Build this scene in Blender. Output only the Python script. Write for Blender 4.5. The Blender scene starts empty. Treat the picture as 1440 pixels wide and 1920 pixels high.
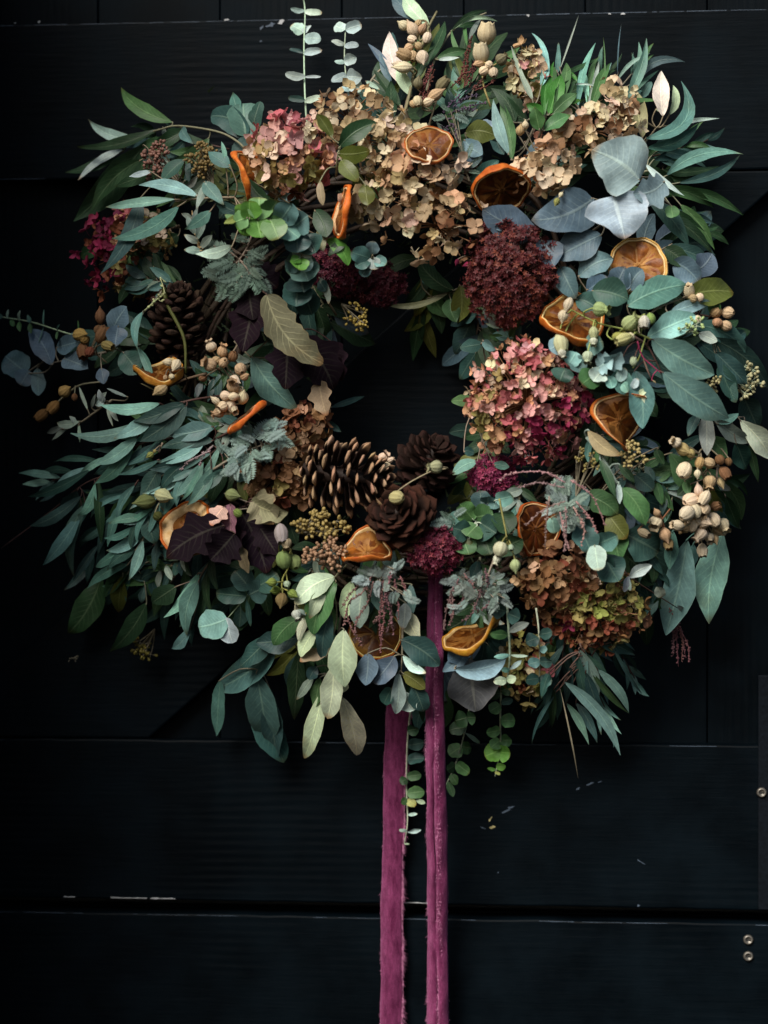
import bpy, math, random
from mathutils import Vector, Matrix

# ------------------------------------------------------------------ camera, light, exposure
sc = bpy.context.scene
C = bpy.data.collections.new('wreath_scene'); sc.collection.children.link(C)
DIST, YAW, FH = 1.9, math.radians(5), 0.96
cam = bpy.data.cameras.new('camera'); cam.sensor_fit = 'VERTICAL'; cam.sensor_height = 36
cam.lens = 36*DIST/FH; cam.clip_end = 200
co = bpy.data.objects.new('camera', cam); C.objects.link(co)
CL = Vector((DIST*math.sin(YAW), -DIST*math.cos(YAW), 0)); co.location = CL
co.rotation_euler = (math.pi/2, 0, YAW)
cam.dof.use_dof = True; cam.dof.focus_distance = DIST-0.09; cam.dof.aperture_fstop = 2.8
sc.camera = co
SUN_EL, SUN_AZ = math.radians(42), math.radians(-27)      # azimuth measured from straight ahead of the door towards the right
w = bpy.data.worlds.new('World'); sc.world = w; w.use_nodes = True
nt = w.node_tree; bgn = nt.nodes['Background']
sky = nt.nodes.new('ShaderNodeTexSky'); sky.sky_type = 'NISHITA'; sky.sun_disc = False
sky.sun_elevation = SUN_EL; sky.sun_rotation = math.pi-SUN_AZ; sky.air_density = 1.2; sky.dust_density = 3.0; sky.ozone_density = 1.5
nt.links.new(sky.outputs[0], bgn.inputs[0]); bgn.inputs[1].default_value = 0.05
sd = bpy.data.lights.new('sun', 'SUN'); sd.energy = 3.2; sd.angle = math.radians(34); sd.color = (1, .95, .87)
so = bpy.data.objects.new('sun', sd); C.objects.link(so)
tow = Vector((math.sin(SUN_AZ)*math.cos(SUN_EL), -math.cos(SUN_AZ)*math.cos(SUN_EL), math.sin(SUN_EL)))
so.rotation_euler = tow.to_track_quat('Z', 'Y').to_euler(); so.location = tow*4
sc.view_settings.view_transform = 'Standard'; sc.view_settings.look = 'None'
sc.view_settings.exposure = .64; sc.view_settings.gamma = 1
sc.render.engine = 'CYCLES'

FW = Vector((-math.sin(YAW), math.cos(YAW), 0)); RT = Vector((math.cos(YAW), math.sin(YAW), 0)); UP = Vector((0, 0, 1))
K = FH/DIST/1920
def P(px, py, d=0.0):
    """the point of the place seen at photo pixel px, py, standing d metres in front of the door face"""
    v = FW + RT*((px-720)*K) + UP*((960-py)*K)
    return CL + v*((-d-CL.y)/v.y)
S = 0.0005*0.955                                         # metres per photo pixel at the wreath
R = random.Random(7)
def D(px, py):
    """how far the body of the wreath stands out from the door"""
    r = math.hypot(px-755, (py-715)*0.98)
    return 0.03 + 0.085*math.sqrt(max(0, 1-((r-370)/300)**2))

# ------------------------------------------------------------------ materials
def mat(name):
    m = bpy.data.materials.new(name); m.use_nodes = True
    return m, m.node_tree.nodes, m.node_tree.links, m.node_tree.nodes['Principled BSDF']
def node(ns, t, **k):
    n = ns.new(t)
    for a, b in k.items(): setattr(n, a, b)
    return n
def math_(ns, ls, op, a, b=None, c=None, clamp=False):
    n = ns.new('ShaderNodeMath'); n.operation = op; n.use_clamp = clamp
    for i, x in enumerate((a, b, c)):
        if x is None: continue
        if isinstance(x, (int, float)): n.inputs[i].default_value = x
        else: ls.new(x, n.inputs[i])
    return n.outputs[0]
def mixc(ns, ls, f, a, b, bt='MIX'):
    n = ns.new('ShaderNodeMix'); n.data_type = 'RGBA'; n.blend_type = bt
    for i, x in ((0, f), (6, a), (7, b)):
        if isinstance(x, (int, float)): n.inputs[i].default_value = x
        elif isinstance(x, tuple): n.inputs[i].default_value = x+(1,) if len(x) == 3 else x
        else: ls.new(x, n.inputs[i])
    return n.outputs[2]
def noise(ns, ls, scale, detail=4, vec=None, rough=.6):
    n = ns.new('ShaderNodeTexNoise'); n.inputs['Scale'].default_value = scale; n.inputs['Detail'].default_value = detail
    n.inputs['Roughness'].default_value = rough
    if vec is not None: ls.new(vec, n.inputs['Vector'])
    return n.outputs[0]
def rng(ns, ls, x, a, b, c, d):
    n = ns.new('ShaderNodeMapRange'); ls.new(x, n.inputs[0])
    for i, q in enumerate((a, b, c, d)): n.inputs[i+1].default_value = q
    return n.outputs[0]
def bump(ns, ls, h, bs, strength, dist=.001):
    n = ns.new('ShaderNodeBump'); n.inputs['Strength'].default_value = strength; n.inputs['Distance'].default_value = dist
    ls.new(h, n.inputs['Height']); ls.new(n.outputs[0], bs.inputs['Normal'])
def translucent(m, col, f):
    ns, ls = m.node_tree.nodes, m.node_tree.links
    out = [n for n in ns if n.type == 'OUTPUT_MATERIAL'][0]
    t = ns.new('ShaderNodeBsdfTranslucent'); ls.new(col, t.inputs[0])
    mx = ns.new('ShaderNodeMixShader'); mx.inputs[0].default_value = f
    ls.new(ns['Principled BSDF'].outputs[0], mx.inputs[1]); ls.new(t.outputs[0], mx.inputs[2]); ls.new(mx.outputs[0], out.inputs[0])
def leaf_material(name, rough, vein, mott, rib):
    m, ns, ls, bs = mat(name)
    oi = node(ns, 'ShaderNodeObjectInfo'); at = node(ns, 'ShaderNodeAttribute', attribute_name='lc')
    sx = node(ns, 'ShaderNodeSeparateXYZ'); ls.new(at.outputs['Vector'], sx.inputs[0])
    tc = node(ns, 'ShaderNodeTexCoord')
    av = math_(ns, ls, 'ABSOLUTE', sx.outputs[1])
    n1 = noise(ns, ls, 60, 5, tc.outputs['Object']); n2 = noise(ns, ls, 420, 3, tc.outputs['Object'])
    v = math_(ns, ls, 'MULTIPLY', rng(ns, ls, n1, .3, .7, 1-mott, 1+mott), rng(ns, ls, n2, .3, .7, .88, 1.1))
    c = mixc(ns, ls, 1.0, oi.outputs['Color'], v, 'MULTIPLY')
    n4 = noise(ns, ls, 700, 2, tc.outputs['Object'])
    c = mixc(ns, ls, rng(ns, ls, n4, .70, .74, 0, .55), c, mixc(ns, ls, 1.0, c, (.55, .38, .28), 'MULTIPLY'))
    bloom = noise(ns, ls, 34, 4, tc.outputs['Object'])
    c = mixc(ns, ls, rng(ns, ls, bloom, .52, .72, 0, .28), c, mixc(ns, ls, 1.0, c, (1.55, 1.6, 1.65), 'MULTIPLY'))
    # dry brownish blotches here and there
    n3 = noise(ns, ls, 25, 3, tc.outputs['Object'])
    dry = rng(ns, ls, n3, .62, .74, 0, .35)
    c = mixc(ns, ls, dry, c, mixc(ns, ls, 1.0, c, (1.1, .75, .5), 'MULTIPLY'))
    ph = math_(ns, ls, 'SINE', math_(ns, ls, 'MULTIPLY_ADD', av, -14.0, math_(ns, ls, 'MULTIPLY', sx.outputs[0], 62.0)))
    vm = math_(ns, ls, 'MULTIPLY', rng(ns, ls, ph, .75, 1, 0, vein), rng(ns, ls, av, .05, .9, 1, .15))
    ribm = rng(ns, ls, av, .03, .085, rib, 0)
    edge = rng(ns, ls, av, .9, 1.0, 0, .35)
    lighter = mixc(ns, ls, .12, mixc(ns, ls, 1.0, c, (1.75, 1.7, 1.55), 'MULTIPLY'), (.4, .42, .3))
    c = mixc(ns, ls, vm, c, lighter); c = mixc(ns, ls, ribm, c, lighter)
    c = mixc(ns, ls, edge, c, mixc(ns, ls, 1.0, c, (1.5, 1.25, 1.1), 'MULTIPLY'))
    tipm = math_(ns, ls, 'MULTIPLY', rng(ns, ls, math_(ns, ls, 'ADD', sx.outputs[0], math_(ns, ls, 'MULTIPLY', n1, .12)), .93, 1.03, 0, .8), rng(ns, ls, sx.outputs[2], 3.4, 3.8, 0, 1))
    c = mixc(ns, ls, tipm, c, mixc(ns, ls, 1.0, c, (.95, .55, .35), 'MULTIPLY'))
    ge = node(ns, 'ShaderNodeNewGeometry')
    c = mixc(ns, ls, math_(ns, ls, 'MULTIPLY', ge.outputs['Backfacing'], .3), c, mixc(ns, ls, 1.0, c, (1.5, 1.5, 1.45), 'MULTIPLY'))
    ls.new(c, bs.inputs['Base Color'])
    ls.new(rng(ns, ls, n1, .3, .7, rough-.08, rough+.12), bs.inputs['Roughness'])
    bs.inputs['Specular IOR Level'].default_value = .25
    h = math_(ns, ls, 'ADD', math_(ns, ls, 'MULTIPLY', n2, .35), math_(ns, ls, 'MULTIPLY', ribm, -1.0))
    h = math_(ns, ls, 'ADD', h, math_(ns, ls, 'MULTIPLY', vm, -.6))
    bump(ns, ls, h, bs, .5, .0006)
    translucent(m, c, .12)
    return m
M = {}
M['leaf'] = leaf_material('waxy_leaf', .44, .5, .26, .75)
M['gloss'] = leaf_material('glossy_leaf', .36, .3, .15, .8)
M['dark'] = leaf_material('dusky_purple_leaf', .7, .3, .25, .5)
M['dark'].node_tree.nodes['Principled BSDF'].inputs['Specular IOR Level'].default_value = .08
M['veined'] = leaf_material('veined_dry_leaf', .6, 1.0, .3, 1.0)

m, ns, ls, bs = mat('petal')
oi = node(ns, 'ShaderNodeObjectInfo'); at = node(ns, 'ShaderNodeAttribute', attribute_name='lc')
sx = node(ns, 'ShaderNodeSeparateXYZ'); ls.new(at.outputs['Vector'], sx.inputs[0]); tc = node(ns, 'ShaderNodeTexCoord')
n1 = noise(ns, ls, 150, 4, tc.outputs['Object'])
c = mixc(ns, ls, 1.0, oi.outputs['Color'], rng(ns, ls, n1, .3, .7, .72, 1.2), 'MULTIPLY')
fan = math_(ns, ls, 'SINE', math_(ns, ls, 'MULTIPLY', sx.outputs[1], 16.0))
c = mixc(ns, ls, math_(ns, ls, 'MULTIPLY', rng(ns, ls, fan, .5, 1, 0, .4), rng(ns, ls, sx.outputs[0], 0, 1, 1, .3)), c, mixc(ns, ls, 1.0, c, (.62, .5, .42), 'MULTIPLY'))
c = mixc(ns, ls, rng(ns, ls, sx.outputs[2], .0, 1.0, 0, .45), c, mixc(ns, ls, 1.0, c, (.75, .55, .42), 'MULTIPLY'))
ls.new(c, bs.inputs['Base Color']); bs.inputs['Roughness'].default_value = .62; bs.inputs['Specular IOR Level'].default_value = .25
bump(ns, ls, n1, bs, .4, .0005); translucent(m, c, .2); M['petal'] = m

def plain(name, rough, amt, scale, spec=.35, bumpd=.0006):
    m, ns, ls, bs = mat(name)
    oi = node(ns, 'ShaderNodeObjectInfo'); tc = node(ns, 'ShaderNodeTexCoord')
    n1 = noise(ns, ls, scale, 5, tc.outputs['Object'])
    c = mixc(ns, ls, 1.0, oi.outputs['Color'], rng(ns, ls, n1, .28, .72, 1-amt, 1+amt), 'MULTIPLY')
    ls.new(c, bs.inputs['Base Color']); bs.inputs['Roughness'].default_value = rough; bs.inputs['Specular IOR Level'].default_value = spec
    bump(ns, ls, n1, bs, .6, bumpd); return m
M['stem'] = plain('twig_bark', .65, .3, 300)
M['bud'] = plain('seed_bud', .5, .35, 250)
M['feather'] = plain('feathery_leaflet', .6, .3, 120, .2)
M['tuft'] = plain('flower_tuft', .7, .5, 220, .2)
m, ns, ls, bs = mat('sedum_floret')
oi = node(ns, 'ShaderNodeObjectInfo'); at = node(ns, 'ShaderNodeAttribute', attribute_name='lc'); sx = node(ns, 'ShaderNodeSeparateXYZ'); ls.new(at.outputs['Vector'], sx.inputs[0])
c = mixc(ns, ls, 1.0, oi.outputs['Color'], rng(ns, ls, sx.outputs[1], 0, 1, .55, 1.5), 'MULTIPLY')
c = mixc(ns, ls, rng(ns, ls, sx.outputs[1], .72, .95, 0, .8), c, mixc(ns, ls, 1.0, oi.outputs['Color'], (2.3, 4.2, 1.8), 'MULTIPLY'))
c = mixc(ns, ls, rng(ns, ls, sx.outputs[0], .3, 1, .0, .4), c, mixc(ns, ls, 1.0, c, (1.6, 1.5, 1.5), 'MULTIPLY'))
ls.new(c, bs.inputs['Base Color']); bs.inputs['Roughness'].default_value = .6; bs.inputs['Specular IOR Level'].default_value = .3; M['sedum'] = m
m, ns, ls, bs = mat('papery_pod')
oi = node(ns, 'ShaderNodeObjectInfo'); at = node(ns, 'ShaderNodeAttribute', attribute_name='lc'); tc = node(ns, 'ShaderNodeTexCoord')
sx = node(ns, 'ShaderNodeSeparateXYZ'); ls.new(at.outputs['Vector'], sx.inputs[0])
n1 = noise(ns, ls, 160, 4, tc.outputs['Object'])
c = mixc(ns, ls, 1.0, oi.outputs['Color'], rng(ns, ls, n1, .3, .7, .75, 1.15), 'MULTIPLY')
rib = math_(ns, ls, 'SINE', math_(ns, ls, 'MULTIPLY', sx.outputs[1], 62.83))
c = mixc(ns, ls, rng(ns, ls, rib, .55, 1, 0, .35), c, mixc(ns, ls, 1.0, c, (.62, .52, .38), 'MULTIPLY'))
c = mixc(ns, ls, rng(ns, ls, sx.outputs[0], .82, 1, 0, .6), c, mixc(ns, ls, 1.0, c, (.5, .36, .22), 'MULTIPLY'))
n2 = noise(ns, ls, 700, 3, tc.outputs['Object'])
c = mixc(ns, ls, rng(ns, ls, n2, .6, .7, 0, .5), c, mixc(ns, ls, 1.0, c, (.6, .45, .3), 'MULTIPLY'))
ls.new(c, bs.inputs['Base Color']); bs.inputs['Roughness'].default_value = .68; bs.inputs['Specular IOR Level'].default_value = .2; bump(ns, ls, math_(ns, ls, 'ADD', rib, math_(ns, ls, 'MULTIPLY', n1, 2.5)), bs, .5, .0008); M['pod'] = m

m, ns, ls, bs = mat('cone_scale')
oi = node(ns, 'ShaderNodeObjectInfo'); at = node(ns, 'ShaderNodeAttribute', attribute_name='lc'); tc = node(ns, 'ShaderNodeTexCoord')
sx = node(ns, 'ShaderNodeSeparateXYZ'); ls.new(at.outputs['Vector'], sx.inputs[0])
n1 = noise(ns, ls, 260, 5, tc.outputs['Object'])
f = math_(ns, ls, 'ADD', sx.outputs[0], rng(ns, ls, n1, .3, .7, -.08, .08))
c = mixc(ns, ls, rng(ns, ls, f, .82, .93, 0, 1), (.020, .009, .006), oi.outputs['Color'])
c = mixc(ns, ls, 1.0, c, rng(ns, ls, n1, .3, .7, .6, 1.25), 'MULTIPLY')
ls.new(c, bs.inputs['Base Color']); bs.inputs['Roughness'].default_value = .65; bs.inputs['Specular IOR Level'].default_value = .15; bump(ns, ls, n1, bs, .7, .0008); M['cone'] = m

def orange_mat(name, ca, cb, scale, rough, tr=0, spec=.22):
    m, ns, ls, bs = mat(name); tc = node(ns, 'ShaderNodeTexCoord'); oi = node(ns, 'ShaderNodeObjectInfo')
    mp = node(ns, 'ShaderNodeVectorMath', operation='ADD'); ls.new(tc.outputs['Object'], mp.inputs[0])
    cx = node(ns, 'ShaderNodeCombineXYZ'); ls.new(oi.outputs['Random'], cx.inputs[0]); ls.new(cx.outputs[0], mp.inputs[1])
    n1 = noise(ns, ls, scale, 5, mp.outputs[0])
    c = mixc(ns, ls, rng(ns, ls, n1, .3, .7, 0, 1), ca, cb)
    c = mixc(ns, ls, 1.0, c, oi.outputs['Color'], 'MULTIPLY')
    ls.new(c, bs.inputs['Base Color']); bs.inputs['Roughness'].default_value = rough; bs.inputs['Specular IOR Level'].default_value = spec
    bump(ns, ls, n1, bs, .8, .0012)
    if tr: translucent(m, c, tr)
    return m
M['flesh'] = orange_mat('dried_orange_flesh', (.11, .026, .006), (.40, .13, .022), 120, .36, .2)
M['rind'] = orange_mat('orange_rind', (.38, .075, .012), (.6, .19, .03), 190, .5)
M['pith'] = orange_mat('orange_pith', (.55, .36, .14), (.8, .66, .4), 120, .7)
M['membrane'] = orange_mat('orange_membrane', (.22, .075, .014), (.55, .27, .075), 90, .5, .15)

m, ns, ls, bs = mat('velvet_ribbon'); tc = node(ns, 'ShaderNodeTexCoord')
mpv = node(ns, 'ShaderNodeMapping'); mpv.inputs['Scale'].default_value = (1.6, 1, .45); ls.new(tc.outputs['Object'], mpv.inputs[0])
n1 = noise(ns, ls, 120, 6, mpv.outputs[0], .7); n2 = noise(ns, ls, 1400, 2, tc.outputs['Object'])
c = mixc(ns, ls, rng(ns, ls, n1, .35, .65, 0, 1), (.115, .014, .056), (.27, .052, .145))
c = mixc(ns, ls, 1.0, c, rng(ns, ls, n2, .3, .7, .7, 1.3), 'MULTIPLY')
ls.new(c, bs.inputs['Base Color']); bs.inputs['Roughness'].default_value = .9; bs.inputs['Specular IOR Level'].default_value = .1
bs.inputs['Sheen Weight'].default_value = .4; bs.inputs['Sheen Roughness'].default_value = .35; bs.inputs['Sheen Tint'].default_value = (.95, .38, .7, 1)
bump(ns, ls, math_(ns, ls, 'ADD', n1, math_(ns, ls, 'MULTIPLY', n2, .5)), bs, .9, .003); M['velvet'] = m

def paint(name, axis):
    m, ns, ls, bs = mat(name); tc = node(ns, 'ShaderNodeTexCoord'); oi = node(ns, 'ShaderNodeObjectInfo')
    mp = node(ns, 'ShaderNodeMapping'); ls.new(tc.outputs['Object'], mp.inputs[0])
    mp.inputs['Scale'].default_value = (2.2, 30, 30) if axis == 'x' else (30, 30, 2.2)
    g1 = noise(ns, ls, 9, 8, mp.outputs[0], .65)
    # growth-ring figure: rings of a far tree axis, distorted by the noise
    wv = node(ns, 'ShaderNodeTexWave', wave_type='BANDS', bands_direction='Z' if axis == 'x' else 'X')
    mp2 = node(ns, 'ShaderNodeMapping'); ls.new(tc.outputs['Object'], mp2.inputs[0]); mp2.inputs['Scale'].default_value = (.28, 1, 1) if axis == 'x' else (1, 1, .28)
    ls.new(mp2.outputs[0], wv.inputs[0]); wv.inputs['Scale'].default_value = 40; wv.inputs['Distortion'].default_value = 16
    wv.inputs['Detail'].default_value = 2.5; wv.inputs['Detail Scale'].default_value = .12
    big = noise(ns, ls, 5, 3, tc.outputs['Object'])
    h = math_(ns, ls, 'ADD', math_(ns, ls, 'MULTIPLY', g1, .6), math_(ns, ls, 'MULTIPLY', wv.outputs[1], rng(ns, ls, big, .48, .68, .0, .34)))
    blot = noise(ns, ls, 14, 6, tc.outputs['Object'])
    c = mixc(ns, ls, rng(ns, ls, blot, .35, .65, 0, 1), (.0006, .0019, .0032), (.0014, .0042, .0068))
    scuff = rng(ns, ls, noise(ns, ls, 90, 6, mp.outputs[0], .75), .66, .74, 0, .35)
    c = mixc(ns, ls, math_(ns, ls, 'MULTIPLY', scuff, rng(ns, ls, big, .5, .65, 0, 1)), c, (.03, .045, .06))
    ls.new(c, bs.inputs['Base Color'])
    ls.new(rng(ns, ls, blot, .3, .7, .42, .6), bs.inputs['Roughness']); bs.inputs['Specular IOR Level'].default_value = .06
    bump(ns, ls, h, bs, .55, .0011); return m
M['paintx'] = paint('black_door_paint_rail', 'x'); M['paintz'] = paint('black_door_paint_board', 'z')
def flat(name, col, rough=.6, metal=0):
    m, ns, ls, bs = mat(name); tc = node(ns, 'ShaderNodeTexCoord'); n1 = noise(ns, ls, 300, 4, tc.outputs['Object'])
    c = mixc(ns, ls, 1.0, col, rng(ns, ls, n1, .3, .7, .6, 1.3), 'MULTIPLY'); ls.new(c, bs.inputs['Base Color'])
    bs.inputs['Roughness'].default_value = rough; bs.inputs['Metallic'].default_value = metal; bump(ns, ls, n1, bs, .5, .0005); return m
M['chipw'] = flat('chipped_white_primer', (.42, .43, .44)); M['chipb'] = flat('scraped_blue_primer', (.05, .075, .11)); M['chipy'] = flat('bare_yellow_wood', (.36, .31, .14))
M['metal'] = flat('worn_bolt_metal', (.2, .185, .16), .5, .8); M['black'] = flat('dark_recess', (.01, .01, .01)); M['iron'] = flat('black_iron', (.004, .006, .009), .7)
M['iron'].node_tree.nodes['Principled BSDF'].inputs['Specular IOR Level'].default_value = .08

# ------------------------------------------------------------------ builders
class MB:
    def __init__(s): s.v = []; s.f = []; s.lc = []
    def grid(s, rows, lcs, close=False):
        b = len(s.v); n = len(rows[0])
        for r, l in zip(rows, lcs): s.v += [tuple(p) for p in r]; s.lc += l
        for i in range(len(rows)-1):
            for j in range(n if close else n-1):
                k = (j+1) % n
                s.f.append((b+i*n+j, b+i*n+k, b+(i+1)*n+k, b+(i+1)*n+j))
    def tube(s, pts, r0, r1=None, sides=5, cap=True):
        r1 = r0 if r1 is None else r1; pts = [Vector(p) for p in pts]; rows = []; lcs = []
        n = len(pts)
        for i, p in enumerate(pts):
            t = (pts[min(i+1, n-1)]-pts[max(i-1, 0)])
            if t.length < 1e-9: t = Vector((0, 0, 1))
            t.normalize(); a = t.orthogonal().normalized() if abs(t.y) > .95 else t.cross(Vector((0, 1, 0))).normalized(); b2 = t.cross(a)
            r = r0+(r1-r0)*i/max(1, n-1)
            rows.append([p+a*(r*math.cos(q*2*math.pi/sides))+b2*(r*math.sin(q*2*math.pi/sides)) for q in range(sides)]); lcs.append([(i/max(1, n-1), 0, 0)]*sides)
        b = len(s.v); s.grid(rows, lcs, True)
        if cap: s.f.append(tuple(b+(n-1)*sides+q for q in range(sides))); s.f.append(tuple(b+q for q in reversed(range(sides))))
    def ell(s, c, ax, r, l, seg=6, rings=4):
        """small ellipsoid at c, long axis ax, radius r, half length l"""
        ax = Vector(ax).normalized(); a = ax.orthogonal().normalized(); b2 = ax.cross(a); rows = []; lcs = []
        for i in range(rings+1):
            th = math.pi*i/rings; z = -math.cos(th)*l; rr = max(.02, math.sin(th))*r
            rows.append([Vector(c)+ax*z+(a*math.cos(q*2*math.pi/seg)+b2*math.sin(q*2*math.pi/seg))*rr for q in range(seg)]); lcs.append([(i/rings, q/seg, 0) for q in range(seg)])
        s.grid(rows, lcs, True)
    def box(s, a, b):
        n = len(s.v); x0, y0, z0 = a; x1, y1, z1 = b
        s.v += [(x0, y0, z0), (x1, y0, z0), (x1, y1, z0), (x0, y1, z0), (x0, y0, z1), (x1, y0, z1), (x1, y1, z1), (x0, y1, z1)]; s.lc += [(0, 0, 0)]*8
        s.f += [tuple(n+i for i in q) for q in ((0, 3, 2, 1), (4, 5, 6, 7), (0, 1, 5, 4), (1, 2, 6, 5), (2, 3, 7, 6), (3, 0, 4, 7))]
    def mesh(s, name, m, smooth=True):
        me = bpy.data.meshes.new(name); me.from_pydata(s.v, [], s.f)
        a = me.attributes.new('lc', 'FLOAT_VECTOR', 'POINT'); a.data.foreach_set('vector', [x for l in s.lc for x in l])
        if smooth: me.polygons.foreach_set('use_smooth', [True]*len(me.polygons))
        me.materials.append(m); me.update(); return me
def link(name, me, parent=None, loc=(0, 0, 0), rot=None, scale=None, col=None):
    o = bpy.data.objects.new(name, me); C.objects.link(o); o.parent = parent; o.location = loc
    if rot is not None: o.rotation_euler = rot.to_euler() if isinstance(rot, Matrix) else rot
    if scale is not None: o.scale = scale if isinstance(scale, (tuple, list)) else (scale,)*3
    if col is not None: o.color = (*col, 1)
    return o
def thing(name, label, cat, loc, group=None):
    o = bpy.data.objects.new(name, None); C.objects.link(o); o.location = loc; o.empty_display_size = .02
    o['label'] = label; o['category'] = cat
    if group: o['group'] = group
    return o
def local(mb, E): mb.v = [tuple(Vector(p)-E) for p in mb.v]; return mb
def frame(a, roll=0, view=Vector((0, -1, 0))):
    a = a.normalized(); s = view.cross(a)
    if s.length < 1e-4: s = Vector((1, 0, 0)).cross(a)
    s.normalize(); n = a.cross(s)
    q = Matrix.Rotation(roll, 3, a); s = q @ s; n = q @ n
    return Matrix((a, s, n)).transposed()
def zframe(n, spin=0):
    return (n.normalized().to_track_quat('Z', 'Y').to_matrix() @ Matrix.Rotation(spin, 3, 'Z'))

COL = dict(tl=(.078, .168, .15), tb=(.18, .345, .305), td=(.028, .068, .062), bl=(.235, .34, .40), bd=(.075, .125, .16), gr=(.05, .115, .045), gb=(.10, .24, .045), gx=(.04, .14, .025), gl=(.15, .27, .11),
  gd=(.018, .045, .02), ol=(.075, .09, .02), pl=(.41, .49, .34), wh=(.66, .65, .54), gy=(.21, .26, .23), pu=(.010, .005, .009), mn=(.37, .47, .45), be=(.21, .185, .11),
  tan=(.52, .37, .21), cream=(.72, .60, .42), brown=(.21, .105, .05), pink=(.50, .15, .16), rose=(.66, .37, .34), mag=(.30, .028, .085), oly=(.30, .25, .09), rust=(.21, .065, .035),
  peach=(.60, .34, .2), lime=(.27, .28, .08), wood=(.10, .06, .035), red=(.085, .045, .035), twig=(.22, .19, .13), mag2=(.16, .015, .05))
def jit(c, v=.2, h=.09, r=R):
    k = 1+r.uniform(-v, v)
    return tuple(max(.002, x*k*(1+r.uniform(-h, h))) for x in c)

PROF = {
 'lance': lambda t: math.sin(math.pi*min(1, t)**.82)**.95,
 'blade': lambda t: min(1, t*6+.25)*(1-t)**.55*1.05,
 'ellip': lambda t: math.sin(math.pi*t)**.66,
 'olive': lambda t: math.sin(math.pi*t**.95)**.82,
 'round': lambda t: math.sqrt(max(0, 1-(2*t-1)**2))**.9,
 'ovate': lambda t: math.sin(math.pi*t**.68)**.72,
 'jagged': lambda t: (math.sin(math.pi*t**.85)**.55)*(.86+.22*abs(math.sin(t*13+.4))+.06*math.sin(t*41)),
 'lobed': lambda t: (math.sin(math.pi*t**.8)**.6)*(1+.17*math.sin(t*19)),
}
def leaf_mesh(L, W, shape, bend, arch, fold, twist, wave, r, mt):
    n = {'lobed': 26, 'jagged': 44}.get(shape, 12); mb = MB(); rows = []; lcs = []; pr = PROF[shape]
    V = (-1, -.55, -.08, .08, .55, 1) if W < .012 else (-1, -.7, -.35, -.06, .06, .35, .7, 1)
    ph = r.uniform(0, 6)
    for i in range(n+1):
        t = (1-math.cos(math.pi*i/n))/2; t = t*.6+.4*i/n
        hw = max(W*.5*pr(min(1, max(0, t))), W*.012)
        cx, cy, cz = L*t, bend*L*4*t*(1-t), arch*L*4*t*(1-t)
        tw = twist*(t-.3); row = []; lc = []
        sl = bend*4*(1-2*t)
        for v in V:
            y = v*hw*(1+.07*math.sin(ph+t*9+v)+.03*math.sin(2*ph+t*23)); z = fold*abs(v)**1.3*hw+wave*W*math.sin(t*11+ph+(2 if v > 0 else 0))*abs(v)
            yy = y*math.cos(tw)-z*math.sin(tw); zz = y*math.sin(tw)+z*math.cos(tw)
            row.append((cx-yy*sl*.7, cy+yy, cz+zz)); lc.append((t, v, ph))
        rows.append(row); lcs.append(lc)
    mb.grid(rows, lcs); return mb.mesh('leaf', mt)
def leaf_at(E, root, B, T, w, col, shape, bend=0., roll=None, mt=None, r=R, arch=None, fold=None, twist=None, wave=None, name='leaf', jitter=.24):
    L = (T-B).length
    roll = r.uniform(-.4, .4) if roll is None else roll
    arch = r.uniform(-.02, .09) if arch is None else arch
    fold = r.uniform(-.05, .42) if fold is None else fold
    twist = r.uniform(-.75, .75) if twist is None else twist
    wave = r.uniform(.0, .06) if wave is None else wave
    me = leaf_mesh(L, w/max(.7, math.cos(roll)), shape, bend, arch, fold, twist, wave, r, mt or M['leaf'])
    return link(name, me, root, B-E, frame(T-B, roll), None, jit(COL[col] if isinstance(col, str) else col, jitter))
def curve(pts, d, sub=5):
    """smooth polyline through photo points (x, y[, extra depth])"""
    q = [P(p[0], p[1], max(.006, (D(p[0], p[1]) if d is None else 0)+(p[2] if len(p) > 2 else 0)+(d or 0))) for p in pts]
    return smooth(q, sub)
def smooth(q, sub=5):
    if len(q) < 3: return [q[0].lerp(q[-1], i/sub) for i in range(sub+1)]
    out = []; e = [q[0]*2-q[1]]+q+[q[-1]*2-q[-2]]
    for i in range(1, len(e)-2):
        p0, p1, p2, p3 = e[i-1:i+3]
        for k in range(sub):
            t = k/sub
            out.append(.5*((2*p1)+(p2-p0)*t+(2*p0-5*p1+4*p2-p3)*t*t+(3*p1-p0-3*p2+p3)*t**3))
    return out+[q[-1]]
def dep(x, y, off): return max(.008, D(x, y)+off)
G = {}
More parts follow.
